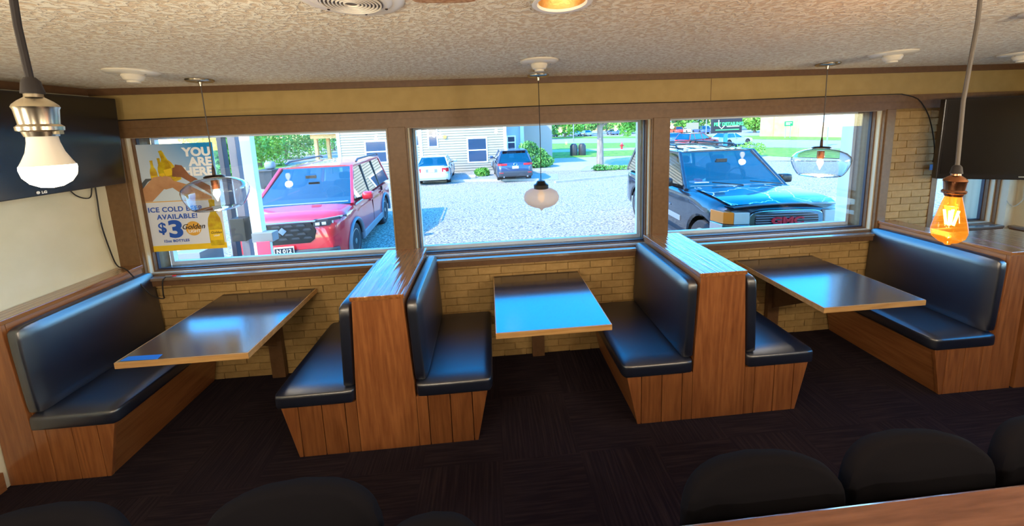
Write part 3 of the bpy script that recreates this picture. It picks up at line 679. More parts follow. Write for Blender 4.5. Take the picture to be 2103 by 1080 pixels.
MB().tube([(-.03,0,.008),(.02,.002,.008)], .007, 8).build('sleeve', M['plastic_g'], pl); MB().tube([(.02,.002,.008),(.045,.003,.008)], .005, 8).build('tip', M['gmc_red'], pl)
tag(MB().tube(smooth_path([onX(2103,383,5.0), Vector((5.0,-.12,1.25)), Vector((4.97,-.09,1.17)), Vector((4.94,-.075,1.19)), Vector((4.93,-.06,1.22))]), .004, 6).build('cable', M['cable_w']), 'thin pale cable hanging across the far right corner post', 'cable')

# poster hung inside the first window
po = thing('poster', 'blue and white beer poster hung inside the left window', 'poster', (0,0,0))
X0, X1, Z0, Z1 = -2.888, -2.27, 1.157, 2.062; PW, PH = X1-X0, Z1-Z0
def pp(a, b): return (X0+a*PW, Z0+b*PH)
def grad(name, c1, c2, ax):
    m, n, l, b = newmat(name); tc = n.new('ShaderNodeTexCoord'); sx = n.new('ShaderNodeSeparateXYZ'); rp = n.new('ShaderNodeValToRGB'); ad = n.new('ShaderNodeMath')
    l.new(tc.outputs['Generated'], sx.inputs[0]); ad.operation = 'MULTIPLY'; l.new(sx.outputs[0], ad.inputs[0]); l.new(sx.outputs[2], ad.inputs[1])
    l.new(ad.outputs[0], rp.inputs[0]); rp.color_ramp.elements[0].color = (*c1,1); rp.color_ramp.elements[1].color = (*c2,1); rp.color_ramp.elements[0].position = .05; rp.color_ramp.elements[1].position = .75
    l.new(rp.outputs[0], b.inputs['Base Color']); b.inputs['Roughness'].default_value = .5; return m
M['paper'] = pmat('paper', lin(214,222,238), rough=.5)
M['p_grad'] = grad('poster_blue', lin(200,218,236), lin(10,140,215), 0)
M['p_blue'] = pmat('p_blue', lin(20,84,190), rough=.5); M['p_gold'] = pmat('p_gold', lin(222,170,70), rough=.5); M['p_yel'] = pmat('p_yel', lin(232,196,40), rough=.5)
M['p_skin'] = pmat('p_skin', lin(196,150,110), rough=.6, col2=lin(176,126,88), scale=8); M['p_skin2'] = pmat('p_skin2', lin(120,76,52), rough=.6, col2=lin(146,96,66), scale=8)
M['p_bottle'] = pmat('p_bottle', lin(206,186,30), rough=.4, col2=lin(176,140,20), scale=20); M['p_bottle2'] = pmat('p_bottle2', lin(190,150,40), rough=.4, col2=lin(220,200,60), scale=14); M['p_sleeve'] = pmat('p_sleeve', lin(80,88,96), rough=.7)
M['p_white'] = pmat('p_white', lin(236,240,246), rough=.5)
MB().box(X0, X1, .080, .083, Z0, Z1).build('paper', M['paper'], po)
def flat(name, pts, m, y=.0795, t=.0006): return MB().prism([pp(*p) for p in pts], 'y', y-t, y).build(name, m, po)
flat('header_print', [(0,.476),(1,.476),(1,1),(0,1)], M['p_grad'])
flat('gold_rule', [(0,.468),(.9,.468),(.9,.476),(0,.476)], M['p_gold'])
flat('gold_band', [(0,0),(1,0),(1,.055),(0,.055)], M['p_yel'])
def ptext(name, s, a, b, size, m, bold=.0, sh=0.0, sx=1.0, spc=1.0, al='CENTER'):
    o = mkobj(name, text_mesh(s, size, bold, .0004, al, sh, spc), m, po); x, z_ = pp(a, b); o.location = (x,.0778,z_); o.rotation_euler = (math.pi/2,0,0); o.scale = (sx,1,1); return o
ptext('lettering', 'YOU', .965, .915, .096, M['p_white'], .0045, sx=1.04, al='RIGHT'); ptext('lettering', 'ARE', .965, .825, .096, M['p_white'], .0045, sx=1.04, al='RIGHT'); ptext('lettering', 'HERE', .965, .735, .096, M['p_white'], .0045, sx=1.04, al='RIGHT')
ptext('lettering', 'ICE COLD BEER', .41, .395, .058, M['p_blue'], .0012, spc=1.08); ptext('lettering', 'AVAILABLE!', .42, .325, .058, M['p_blue'], .0012, spc=1.08)
ptext('lettering', '$', .205, .22, .125, M['p_blue'], .003); ptext('lettering', '3', .375, .20, .20, M['p_blue'], .008, sx=1.25)
ptext('lettering', '12oz BOTTLES', .36, .095, .03, M['p_blue'], .0008, spc=1.1)
flat('gold_disc', [(.60+.10*math.cos(a), .205+.069*math.sin(a)) for a in np.linspace(0,2*math.pi,28,endpoint=False)], M['p_gold'], .0792)
ptext('lettering', 'Golden', .60, .222, .062, M['ink'], .0006, .35); ptext('lettering', 'LIGHT', .61, .178, .034, M['p_white'], .0008)
BN = [0]
def bottle(name, cx_, cz_, k, ang, lab=True, mm='p_bottle'):
    BN[0] += 1; yy = .0788-.0002*BN[0]
    prof = [(1.5*a_,b_) for a_, b_ in ((.055,0),(.06,.02),(.06,.20),(.05,.26),(.026,.31),(.022,.40),(.026,.41),(.024,.43))]
    pts = [(a,b) for a,b in prof]+[(-a,b) for a,b in reversed(prof)]
    ca, sa = math.cos(ang), math.sin(ang)
    flat(name, [(cx_+k*(a*ca-b*sa*1.46), cz_+k*(a*sa/1.46+b*ca)) for a,b in pts], M[mm], yy, .0001)
    if lab: flat('bottle_label', [(cx_+k*(a*ca-b*sa*1.46), cz_+k*(a*sa/1.46+b*ca)) for a,b in ((-.08,.05),(.08,.05),(.08,.15),(-.08,.15))], M['p_yel'], yy-.0001, .0001)
# clinking hands and bottles (upper picture) and the standing bottle
flat('printed_arm', [(0,.478),(.14,.478),(.33,.60),(.36,.66),(.30,.71),(.2,.70),(.02,.58)], M['p_skin'], .0775)
flat('printed_sleeve', [(0,.53),(.05,.6),(.12,.66),(.2,.69),(.1,.69),(0,.62)], M['p_sleeve'], .0791)
flat('printed_arm', [(.62,.48),(.9,.478),(.9,.5),(.62,.62),(.46,.66),(.38,.64),(.42,.60)], M['p_skin'], .0770)
flat('printed_arm', [(.9,.52),(.9,.60),(.66,.71),(.58,.80),(.46,.78),(.44,.70),(.56,.69)], M['p_skin2'], .0765)
bottle('printed_bottle', .22, .64, .50, .05, mm='p_bottle2'); bottle('printed_bottle', .33, .66, .50, .10); bottle('printed_bottle', .50, .66, .66, .38, mm='p_bottle2'); bottle('printed_bottle', .42, .68, .62, .22)
flat('printed_hand', [(.26,.60),(.34,.585),(.44,.60),(.46,.65),(.42,.70),(.34,.71),(.27,.68)], M['p_skin'], .0758)
flat('printed_hand', [(.47,.72),(.52,.70),(.60,.73),(.58,.80),(.50,.81)], M['p_skin2'], .0752)
bottle('printed_bottle', .885, .03, 1.02, 0.0)
ptext('lettering', 'Golden', .885, .155, .03, M['ink'], .0004, .35); ptext('lettering', 'LIGHT', .89, .125, .018, M['p_white'], .0006)

# ================================================================ OUTSIDE: GROUND
def ground_poly(name, px, m, dz=0.0, lab=None, extra=()):
    vs = [onG(u, v) for u, v in px]
    o = MB().quad(*[(p.x, p.y, p.z+dz) for p in vs]).build(name, m); return struct(o, lab, 'ground')
gm = MB()
ys = [.25, YF, 220]
gm.quad((-90,.27,gz(.27)), (140,.27,gz(.27)), (140,YF,gz(YF)), (-90,YF,gz(YF))); gm.quad((-90,YF,gz(YF)), (140,YF,gz(YF)), (140,220,gz(YF)), (-90,220,gz(YF)))
gm.quad((5.3,-60,gz(.27)), (140,-60,gz(.27)), (140,.27,gz(.27)), (5.3,.27,gz(.27))); gm.quad((-90,-60,gz(.27)), (-3.26,-60,gz(.27)), (-3.26,.27,gz(.27)), (-90,.27,gz(.27)))
struct(gm.build('parking_lot', M['asphalt']), 'sunlit speckled asphalt parking lot outside the windows', 'parking lot')
GL, GR = -400, 4200
def band(name, m, pts, dz, lab):     # pts: (pixel list) along the near edge then back along the far edge
    return ground_poly(name, pts, m, dz, lab)
band('concrete_driveway', M['concrete'], [(1095,352),(1200,350),(1380,341),(1560,330),(1990,331),(1990,322),(1560,318),(1300,321),(1120,324)], .006, 'pale concrete driveway beyond the parking lot')
band('grass_strip', M['grass'], [(1095,327),(1300,319.5),(1560,321),(2060,334),(2060,312),(1560,302.5),(1300,308),(1095,314)], .012, 'near green grass strip beside the driveway')
band('sidewalk', M['concrete'], [(1095,314),(1300,308),(1400,305.5),(1400,302.5),(1300,303.5),(1095,309)], .014, 'pale sidewalk between the two grass strips')
band('grass_strip', M['grass'], [(1090,309),(1300,303.5),(1400,302),(1400,293),(1300,293),(1090,295)], .013, 'middle green grass strip left of the black truck roof')
band('road', M['road'], [(1090,295),(1300,293),(1560,302),(2060,311),(2060,293),(1560,287),(1300,284),(1090,285)], .012, 'pale grey road running behind the grass')
band('grass_strip', M['grass'], [(1090,285),(1300,284),(1560,286.5),(2060,292),(2060,282),(1560,278.5),(1300,280),(1090,281)], .013, 'far green grass strip beyond the road')
band('grass_strip', M['grass'], [(440,366),(560,362),(705,352),(705,338),(560,340),(440,344)], .012, 'green lawn behind the red car')
# house planting bed with kerb
p = [onG(u, v) for u, v in ((800,374),(1146,369))]
kb = Vector((p[1].x-p[0].x, p[1].y-p[0].y, 0))
ground_poly('gravel_bed', [(780,374),(1146,369),(1146,357),(780,360)], M['gravel'], .008, 'grey gravel bed along the house')
o = MB().bar((p[0].x-1.2,p[0].y+.05,gz(p[0].y)+.05), (p[1].x-1.0,p[1].y,gz(p[1].y)+.05), .16, .14).build('kerb', M['concrete']); struct(o, 'pale concrete kerb before the gravel bed', 'kerb')
q0, q1 = onG(1140,376), onG(1380,352)
o = MB().bar((q0.x,q0.y,gz(q0.y)+.04), (q1.x,q1.y,gz(q1.y)+.04), .16, .12).build('kerb', M['concrete']); struct(o, 'pale concrete kerb before the street tree', 'kerb')
ground_poly('planting_bed', [(1190,352),(1380,345),(1380,336),(1205,341)], M['gravel'], .016, 'mulch bed around the street tree trunk')
p = onG(1745, 425); o = MB().bar((p.x-.1,p.y-.35,gz(p.y-.35)+.006), (p.x+.2,p.y+.4,gz(p.y+.4)+.006), .12, .006).build('parking_line', pmat('yellow_line', lin(226,190,90), rough=.8)); struct(o, 'faded yellow parking line beside the truck', 'marking')

# ================================================================ CARS
def interp(tab, s): return float(np.interp(s, [a for a, _ in tab], [b for _, b in tab]))
def make_car(name, label, P, loc, heading, group='parked cars outside'):
    """local x forward (0 = rear axle), y = car's left, z up"""
    r = thing(name, label, 'car', loc, heading, group)
    wb, fo, ro, W, R = P['wb'], P['fo'], P['ro'], P['W']/2, P['R']; paint = M[P['paint']]
    s0, s1 = -ro, wb+fo; Ra = R+.075; sill = P.get('sill', .27); top = P['top']; detail = P.get('detail', 1)
    st = set([s0, s0+.03, s0+.09, s0+.2, s1, s1-.03, s1-.09, s1-.2, s1-.35, P['sf0'], P['sr0']]); 
    for ax in (0, wb):
        for k in range(13): st.add(ax-Ra*math.cos(math.pi*k/12)); 
    for s in np.arange(s0, s1, .22): st.add(float(s))
    st = sorted(x for x in st if s0 <= x <= s1); rings = []; low = []
    for s in st:
        e = min(s-s0, s1-s); k = 1-(1-min(1, e/.38))**2.4                      # plan rounding at both ends
        w = W*(.80+.20*k) if e < .38 else W
        zt = interp(top, s); zl = sill + (.06 if e < .1 else 0)
        for ax in (0, wb):
            d = abs(s-ax)
            if d < Ra: zl = max(zl, R+math.sqrt(max(0, Ra*Ra-d*d)))
        zt -= .10*(1-min(1, e/.12))**2
        zl = min(zl, zt-.16)
        dz = zt-zl
        half = [(w-.03, zl), (w, zl+.10*dz), (w+.0, zl+.45*dz), (w-.012, zt-.17 if zt-.17 > zl+.5*dz else zl+.6*dz), (w-.035, zt-.085), (w-.10, zt-.03), (w*.62, zt+.004), (w*.3, zt+.016)]
        rings.append([(s, y, z) for y, z in half]+[(s, 0, zt+.02)]+[(s, -y, z) for y, z in reversed(half)])
    MB().loft(rings, closed=False, cap=True).build('body', paint, r, smooth=38)
    MB().box(s0+.25, s1-.25, -W+.22, W-.22, .22, .62).build('underbody', M['black_matte'], r)
    # cabin
    sf0, sf1, sr0, sr1 = P['sf0'], P['sf1'], P['sr0'], P['sr1']; zb = P['belt']; zr = P['H']; wbt, wrf = W-.075, W-.27
    MB().box(sr0+.03, sf0-.03, -wbt+.05, wbt-.05, zb-.02, zb+.028).build('cabin_floor', M['car_int'], r)
    nx, ny = 6, 6; rr = []
    for i in range(nx+1):
        s = sr1+(sf1-sr1)*i/nx; cx_ = 1-abs(2*i/nx-1)**3
        rr.append([(s + (0), wrf*(2*j/ny-1), zr-.05+.045*cx_*.5+.028*(1-abs(2*j/ny-1)**2.5)) for j in range(ny+1)]+[(s, -wrf*(2*j/ny-1), zr-.085) for j in range(ny+1)])
    MB().loft(rr).build('roof', paint, r, smooth=40)
    def lerp(a, b, t): return tuple(a[k]+(b[k]-a[k])*t for k in range(3))
    bp = P['pillars']                                # list of (s_bottom, s_top) from front to rear, first = A, last = D
    pill = M[P.get('pillar', P['paint'])]
    for sd in (-1, 1):
        for k, (a, b) in enumerate(bp):
            MB().bar((a, sd*wbt, zb-.02), (b, sd*wrf, zr-.055), .075 if k in (0, len(bp)-1) else .06, .06, (0,1,0)).build('pillar', paint if k in (0, len(bp)-1) else pill, r, bevel=.01)
        MB().bar((bp[0][1], sd*(wrf+.01), zr-.06), (bp[-1][1], sd*(wrf+.01), zr-.06), .05, .06).build('roof_side_rail', paint, r, bevel=.012)
        for k in range(len(bp)-1):
            (a0, b0), (a1, b1) = bp[k], bp[k+1]; y0, y1 = sd*(wbt+.012), sd*(wrf+.012)
            MB().quad((a0-.03,y0,zb), (a1+.03,y0,zb), (b1+.03,y1,zr-.08), (b0-.03,y1,zr-.08)).build('side_window', M['car_glass'], r)
    MB().quad((sf0,-wbt+.03,zb), (sf0,wbt-.03,zb), (sf1,wrf-.02,zr-.06), (sf1,-wrf+.02,zr-.06)).build('windshield', M['car_glass'], r)
    MB().quad((sr0,-wbt+.05,zb), (sr0,wbt-.05,zb), (sr1,wrf-.02,zr-.06), (sr1,-wrf+.02,zr-.06)).build('rear_window', M['car_glass'], r)
    if detail:
        MB().box(sf0-.55, sf0-.04, -wbt+.08, wbt-.08, zb, zb+.05).build('dashboard', M['dash'], r, bevel=.02)
        for sd in (-1, 1):
            mkobj('car_seat', roundbox(sf1-.62, sf1-.45, sd*.38-.25, sd*.38+.25, zb-.05, zb+.33, .07, 4), M['car_int'], r)
            mkobj('headrest', roundbox(sf1-.61, sf1-.5, sd*.38-.13, sd*.38+.13, zb+.34, zb+.50, .045, 3), M['car_int'], r)
        MB().tube([(sf0-.62+.06*math.sin(a), .38+.18*math.cos(a), zb+.12+.17*math.sin(a)) for a in np.linspace(0, 2*math.pi, 20)], .017, 6).build('steering_wheel', M['plastic_d'], r)
        MB().box(sf0-.50, sf0-.46, -.1, .1, zr-.25, zr-.19).build('rear_view_mirror', M['black'], r)
    # wheels
    for ax in (0, wb):
        for sd in (-1, 1):
            yo = sd*(W-.02); yi = sd*(W-.25)
            MB().lathe([(Ra-.01, sd*(W-.22)), (Ra-.01, sd*(W-.225))], (ax,0,R), 24, 'y').build('wheel_well', M['black_matte'], r)
            t = MB().lathe([(R*.62,yi), (R*.93,yi), (R,yi+sd*-.02*-1), (R,yo-sd*.03), (R*.94,yo), (R*.66,yo-sd*.004)], (ax,0,R), 32, 'y').build('wheel', M['tire'], r, smooth=35)
            g = MB().lathe([(R*.66,yo-sd*.03), (R*.67,yo-sd*.002), (R*.62,yo), (R*.60,yo-sd*.05), (R*.15,yo-sd*.05)], (ax,0,R), 28, 'y')
            n = P.get('spokes', 5)
            for q in range(n):
                a = 2*math.pi*q/n+.3; c, s_ = math.cos(a), math.sin(a)
                g.bar((ax+R*.1*c, yo-sd*.02, R+R*.1*s_), (ax+R*.63*c, yo-sd*.02, R+R*.63*s_), R*.19, .03, (0,1,0))
            g.lathe([(R*.17,yo-sd*.03), (R*.15,yo+sd*.002), (.01,yo+sd*.004)], (ax,0,R), 16, 'y'); g.build('rim', M['rimm'], t, smooth=35)
    # arches cladding
    if P.get('clad'):
        for ax in (0, wb):
            for sd in (-1, 1):
                pts = [(ax+(Ra+.0)*math.cos(a), sd*(W+.004), R+(Ra+.0)*math.sin(a)) for a in np.linspace(-.15, math.pi+.15, 18)]
                MB().tube(pts, .038, 6).build('arch_cladding', M[P['clad']], r, smooth=60)
        for sd in (-1, 1): MB().bar((Ra*.9, sd*(W-.01), sill+.05), (wb-Ra*.9, sd*(W-.01), sill+.05), .06, .16).build('sill_cladding', M[P['clad']], r, bevel=.02)
    for sd in (-1, 1):                                # mirrors, handles, door seams
        mkobj('mirror', roundbox(sf0-.42, sf0-.26, *sorted((sd*(W+.04), sd*(W+.26))), zb-.0, zb+.17, .045, 4), M[P.get('mirror', P['paint'])], r)
        MB().bar((sf0-.36, sd*(W-.06), zb+.02), (sf0-.34, sd*(W+.08), zb+.05), .07, .05).build('mirror_arm', M['black'], r)
        for k, (a, b) in enumerate(bp[1:3]):
            MB().box(a+.02, a+.2, *sorted((sd*(W-.02), sd*(W+.022))), zb-.17, zb-.135).build('door_handle', paint if P.get('clad') else M['black'], r, bevel=.008)
            MB().box(a-.03, a-.022, *sorted((sd*(W-.05), sd*(W+.0035))), sill+.12, zb-.04).build('door_seam', M['black'], r)
    return r
def ctext(r, s, size, x, y, z, m, yaw, bold=.0, depth=.006, sx=1.0):
    o = mkobj('lettering', text_mesh(s, size, bold, depth), m, r); o.location = (x,y,z); o.rotation_euler = (math.pi/2,0,yaw); o.scale = (sx,1,1); return o

SUV = dict(wb=2.70, fo=.72, ro=1.02, W=1.98, R=.375, paint='red_paint', sill=.30, H=1.86, belt=1.12, sf0=2.55, sf1=1.72, sr0=-.98, sr1=-.72,
    top=[(-1.02,1.08),(2.50,1.12),(2.70,1.15),(3.1,1.12),(3.32,1.06),(3.42,.98)], pillars=[(2.53,1.72),(1.30,1.18),(.25,.22),(-.92,-.66)], clad='plastic_g', pillar='black', spokes=6)
def gloc(x, y): return (x, y, gz(y))
# --- red SUV
hd = math.radians(-85.4)
rc = make_car('parked_car', 'red SUV parked nose-on outside the left window', SUV, gloc(-3.90, 6.53), hd)
F = 2.70+.72; hz_ = .07
MB().prism([(-.50,.69),(-.54,.85),(-.47,.99),(.47,.99),(.54,.85),(.50,.69),(.42,.63),(-.42,.63)], 'x', F-.05, F+.012).build('grille', M['black'], rc, bevel=.01)
for row in range(4):
    for k in range(5):
        y = -.40+.2*k+(.1 if row % 2 else 0)
        if abs(y) < .46: MB().prism([(y-.075,.72+.075*row),(y-.05,.746+.075*row),(y+.05,.746+.075*row),(y+.075,.72+.075*row),(y+.05,.712+.075*row),(y-.05,.712+.075*row)], 'x', F+.012, F+.026).build('grille_bar', M['plastic_d'], rc)
MB().bar((F+.0,-.55,1.015), (F+.0,.55,1.015), .05, .03).build('chrome_strip', M['chrome'], rc, bevel=.008)
MB().lathe([(.075,F+.012),(.07,F+.03),(.0,F+.031)], (0,0,.87), 4, 'x').build('emblem', M['chrome'], rc)
for sd in (-1, 1):
    hl = MB().prism([(F+.015,sd*.50),(F-.02,sd*.74),(F-.16,sd*.90),(F-.30,sd*.965),(F-.3,sd*.9),(F-.1,sd*.5)], 'z', .91, 1.03).build('headlight', M['plastic_d'], rc, bevel=.006)
    for k in range(4): MB().box(F-.04-.05*k*k*.35, F+.022-.05*k*k*.42, *sorted((sd*(.54+.10*k), sd*(.61+.10*k))), .935, .985).build('lamp_lens', M['lamp_clear'], hl)
    MB().bar((F+.012, sd*.50, 1.015), (F-.20, sd*.93, 1.03), .03, .025).build('light_strip', M['lamp_clear'], rc)
    MB().tube([(F-.10,sd*.58,.60),(F-.08,sd*.78,.60),(F-.14,sd*.86,.5),(F-.12,sd*.84,.36)], .028, 6).build('fog_trim', M['chrome'], rc, smooth=50)
    MB().box(F-.14, F-.03, *sorted((sd*.62, sd*.82)), .38, .52).build('fog_recess', M['plastic_d'], rc)
    MB().tube([(-.6,sd*.74,1.88),(-.5,sd*.74,1.92),(1.3,sd*.74,1.92),(1.45,sd*.74,1.87)], .022, 6).build('roof_rail', M['plastic_d'], rc)
mkobj('front_bumper', roundbox(F-.16, F+.03, -.88, .88, .30, .52, .05, 5), M['plastic_d'], rc)
MB().box(F-.02, F+.045, -.75, .75, .27, .33).build('skid_plate', M['rimm'], rc, bevel=.015)
for k in range(9): MB().box(F+.028, F+.036, -.5+.12*k, -.42+.12*k, .36, .40).build('lower_grille_slot', M['black'], rc)
pt = MB().box(F+.03, F+.042, -.16, .16, .44, .60).build('number_plate', M['plate'], rc)
pi = MB().box(F+.0421, F+.0432, -.15, .15, .465, .575).build('plate_field', M['ink'], pt)
o = ctext(pt, 'N 012', .095, F+.046, 0, .52, M['plate'], math.pi/2, .002, .001)
# --- black truck (GMC)
TR = dict(SUV); TR.update(wb=2.95, fo=.52, ro=1.02, W=2.0, R=.40, paint='black_paint', sill=.36, H=1.90, belt=1.22, sf0=2.30, sf1=1.62, sr0=-.98, sr1=-.78,
    top=[(-1.02,1.20),(2.3,1.24),(2.42,1.25),(3.1,1.21),(3.38,1.17),(3.47,1.11)], pillars=[(2.28,1.62),(1.16,1.08),(.10,.08),(-.92,-.72)], clad=None, mirror='black', spokes=6)
hd2 = math.radians(-94.1)
tk = make_car('parked_truck', 'black off-road SUV with peeling hood parked outside the right window', TR, gloc(4.72, 5.30), hd2)
for ch in tk.children:
    if ch.name.startswith('body'): ch.data.materials[0] = M['cracked']
F = 2.95+.52
# body in plain paint below, the bonnet panel carries the peeling lacquer
for ch in tk.children:
    if ch.name.startswith('body'): ch.data.materials[0] = M['black_paint']
hb = []
for s in np.linspace(2.40, F-.06, 9):
    z = interp(TR['top'], s)-(.0 if s < 3.45 else .0); w = .84 if s < 3.3 else .80
    hb.append([(s, w*t, z+.012+.016*(1-t*t)) for t in np.linspace(-1, 1, 9)])
MB().loft(hb, closed=False, cap=False).build('hood', M['cracked'], tk, smooth=60)
MB().loft([[(F-.14, y, 1.165-.03*(y/.85)**2) for y in np.linspace(-.86,.86,9)], [(F+.03, y, 1.19-.04*(y/.85)**2) for y in np.linspace(-.82,.82,9)], [(F+.035, y, 1.175-.04*(y/.85)**2) for y in np.linspace(-.82,.82,9)]], closed=False, cap=False).build('bug_deflector', M['plastic_d'], tk, smooth=60)
gp = [(.56*math.copysign(abs(math.cos(a))**.45, math.cos(a)), .92+.165*math.copysign(abs(math.sin(a))**.45, math.sin(a))) for a in np.linspace(0, 2*math.pi, 32, endpoint=False)]
MB().prism(gp, 'x', F-.06, F+.02).build('grille_surround', M['chrome'], tk, bevel=.01)
MB().prism([(y*.86, .92+(z-.92)*.72) for y, z in gp], 'x', F+.0, F+.024).build('grille', M['black'], tk)
for k in range(6): MB().bar((F+.03,-.47,.825+.037*k), (F+.03,.47,.825+.037*k), .012, .012).build('grille_slat', M['plastic_g'], tk)
ctext(tk, 'GMC', .15, F+.045, 0, .92, M['gmc_red'], math.pi/2, .006, .008, 1.45)
for sd in (-1, 1):
    MB().prism([(F+.035,sd*.57),(F+.03,sd*.80),(F-.2,sd*.80),(F-.22,sd*.57)], 'z', .885, 1.065).build('headlight', M['lamp_clear'], tk, bevel=.008)
    MB().prism([(F+.03,sd*.805),(F-.03,sd*.93),(F-.25,sd*1.005),(F-.25,sd*.805)], 'z', .885, 1.07).build('corner_lamp', M['lamp_amber'], tk, bevel=.008)
    MB().prism([(F+.04,sd*.57),(F+.035,sd*.80),(F-.03,sd*.94),(F-.25,sd*1.01),(F-.22,sd*.58)], 'z', .745, .875).build('marker_panel', M['chrome'], tk, bevel=.006)
    MB().box(F-.04, F+.048, *sorted((sd*.60, sd*.72)), .775, .83).build('marker_lamp', M['lamp_clear'], tk); MB().box(F-.1, F+.044, *sorted((sd*.74, sd*.80)), .775, .83).build('turn_lamp', M['lamp_amber'], tk)
    MB().bar((.5, sd*1.005, .66), (2.25, sd*1.005, .66), .02, .10).build('side_molding', M['plastic_g'], tk, bevel=.006)
    MB().bar((.3, sd*1.02, .36), (2.4, sd*1.02, .36), .16, .06).build('running_board', M['plastic_d'], tk, bevel=.01)
    MB().tube([(-.6,sd*.62,1.90),(-.5,sd*.62,1.955),(1.2,sd*.62,1.955),(1.3,sd*.62,1.90)], .02, 6).build('roof_rail', M['black'], tk)
    ctext(tk, 'YUKON', .06, 1.75, sd*1.006, .84, M['chrome'], math.pi if sd > 0 else 0, .002, .003)
for s in (-.3, .9): MB().bar((s,-.62,1.955), (s,.62,1.955), .04, .025).build('cross_bar', M['black'], tk)
for y in (-.5,-.25,0,.25,.5): MB().bar((-.6,y,1.895), (1.3,y,1.895), .03, .016).build('roof_rib', M['black'], tk)
for y in (-.55, .55): MB().lathe([(.05,1.86),(.04,1.90),(.0,1.91)], (1.50,y,0), 12).build('marker_dome', M['plastic_g'], tk)
mkobj('front_bumper', roundbox(F-.22, F+.10, -.98, .98, .46, .72, .07, 5), M['chrome'], tk)
for y in (.5, -.2): MB().bar((2.42,y+.25,1.285), (2.30,y-.25,1.33), .02, .015).build('wiper', M['black'], tk)
MB().box(2.0, 2.2, -.72, -.45, 1.295, 1.32).build('dash_paper', M['paper'], tk); MB().box(1.98, 2.1, -.62, -.52, 1.295, 1.36).build('dash_cup', M['gmc_red'], tk)
mkobj('tail_spare', roundbox(-1.05, -1.0, -.85, .85, .5, .65, .02, 3), M['plastic_d'], tk)
# --- silver sedan, tail towards us
SED = dict(wb=2.7, fo=.95, ro=1.05, W=1.80, R=.33, paint='silver_paint', sill=.24, H=1.45, belt=.93, sf0=2.05, sf1=1.25, sr0=-.62, sr1=.05,
    top=[(-1.05,.93),(-.9,.97),(-.6,.97),(2.05,.95),(2.9,.88),(3.5,.76),(3.65,.66)], pillars=[(2.05,1.25),(.98,.92),(-.55,.08)], detail=1)
pL, pR = onG(857, 381), onG(921, 379); cxs = (pL.x+pR.x)/2-.05; cys = pR.y
sv = make_car('parked_car', 'silver sedan parked tail-on before the siding house', SED, gloc(cxs, cys+1.1), math.radians(92))
B = -1.05
for sd in (-1, 1): MB().prism([(B-.01,sd*.52),(B+.02,sd*.74),(B+.16,sd*.86),(B+.2,sd*.86),(B+.1,sd*.52)], 'z', .70, .90).build('taillight', M['lamp_red'], sv, bevel=.006)
mkobj('rear_bumper', roundbox(B-.04, B+.2, -.84, .84, .36, .62, .05, 4), M['silver_paint'], sv)
pr_ = MB().box(B-.012, B, -.28, .28, .70, .86).build('plate_recess', M['plastic_g'], sv); MB().box(B-.02, B-.012, -.155, .155, .71, .84).build('number_plate', M['plate'], pr_)
MB().bar((B+.25,-.62,.99), (B+.25,.62,.99), .1, .02).build('boot_spoiler', M['silver_paint'], sv)
# --- navy crossover, tail towards us
CX5 = dict(wb=2.7, fo=.9, ro=.95, W=1.84, R=.36, paint='navy_paint', sill=.30, H=1.66, belt=1.04, sf0=2.2, sf1=1.35, sr0=-.86, sr1=-.5,
    top=[(-.95,1.0),(-.86,1.03),(2.2,1.05),(2.9,1.0),(3.45,.88),(3.6,.76)], pillars=[(2.2,1.35),(1.05,.98),(0.0,.0),(-.8,-.45)], clad='plastic_d', detail=1)
pL, pR = onG(1023, 376), onG(1094, 373); cxm = (pL.x+pR.x)/2
mz = make_car('parked_car', 'dark blue crossover parked tail-on beside the house corner', CX5, gloc(cxm, (pL.y+pR.y)/2+1.0), math.radians(92))
B = -.95
for sd in (-1, 1):
    MB().prism([(B-.015,sd*.42),(B-.0,sd*.72),(B+.14,sd*.89),(B+.2,sd*.89),(B+.1,sd*.42)], 'z', .90, 1.0).build('taillight', M['lamp_red'], mz, bevel=.006)
    MB().lathe([(.04,B-.05),(.045,B+.05)], (0,sd*.6,.33), 14, 'x').build('exhaust_tip', M['chrome'], mz)
    MB().box(B-.05, B-.0, *sorted((sd*.62, sd*.82)), .52, .55).build('reflector', M['lamp_red'], mz)
mkobj('rear_bumper', roundbox(B-.05, B+.2, -.86, .86, .32, .62, .05, 4), M['plastic_d'], mz)
MB().box(B-.018, B+.02, -.16, .16, .74, .87).build('number_plate', M['plate'], mz)
MB().tube([(B-.02, .085*math.cos(a), .955+.065*math.sin(a)) for a in np.linspace(0, 2*math.pi, 20)], .012, 6).build('emblem', M['chrome'], mz)
MB().bar((-.55,-.6,1.63), (-.55,.6,1.63), .22, .03).build('roof_spoiler', M['navy_paint'], mz, bevel=.01)
# --- far parked cars
for k, c in enumerate(((120,40,50),(200,206,212),(60,90,140),(230,232,235),(150,156,164),(190,60,40))): M['far%d' % k] = pmat('far%d' % k, lin(*c), rough=.35, coat=.6)
FAR = [(1412,307,'far0',1,20,'maroon crossover parked behind the black truck roof','red_s'), (1482,300,'far1',0,15,'pale silver car parked right of the maroon crossover','x'), (1386,297,'far2',0,75,'blue car parked left of the maroon crossover','x'),
       (1183,279,'far3',0,100,'white van-like car in the far lot left of the street tree','x'), (1207,279.5,'far4',0,95,'grey car in the far lot touching the street tree left side','x'), (1262,277,'far2',0,90,'blue car in the far lot right of the street tree','x'),
       (1138,281,'far2',0,95,'dark blue far car above the grass by the white wall','x'), (1392,275,'far5',1,84,'orange-red far car under the far trees','x'), (1418,273,'far3',0,84,'white far car left of the pet sign','x'), (1446,275,'far2',1,84,'blue far car beside the pet sign post','x')]
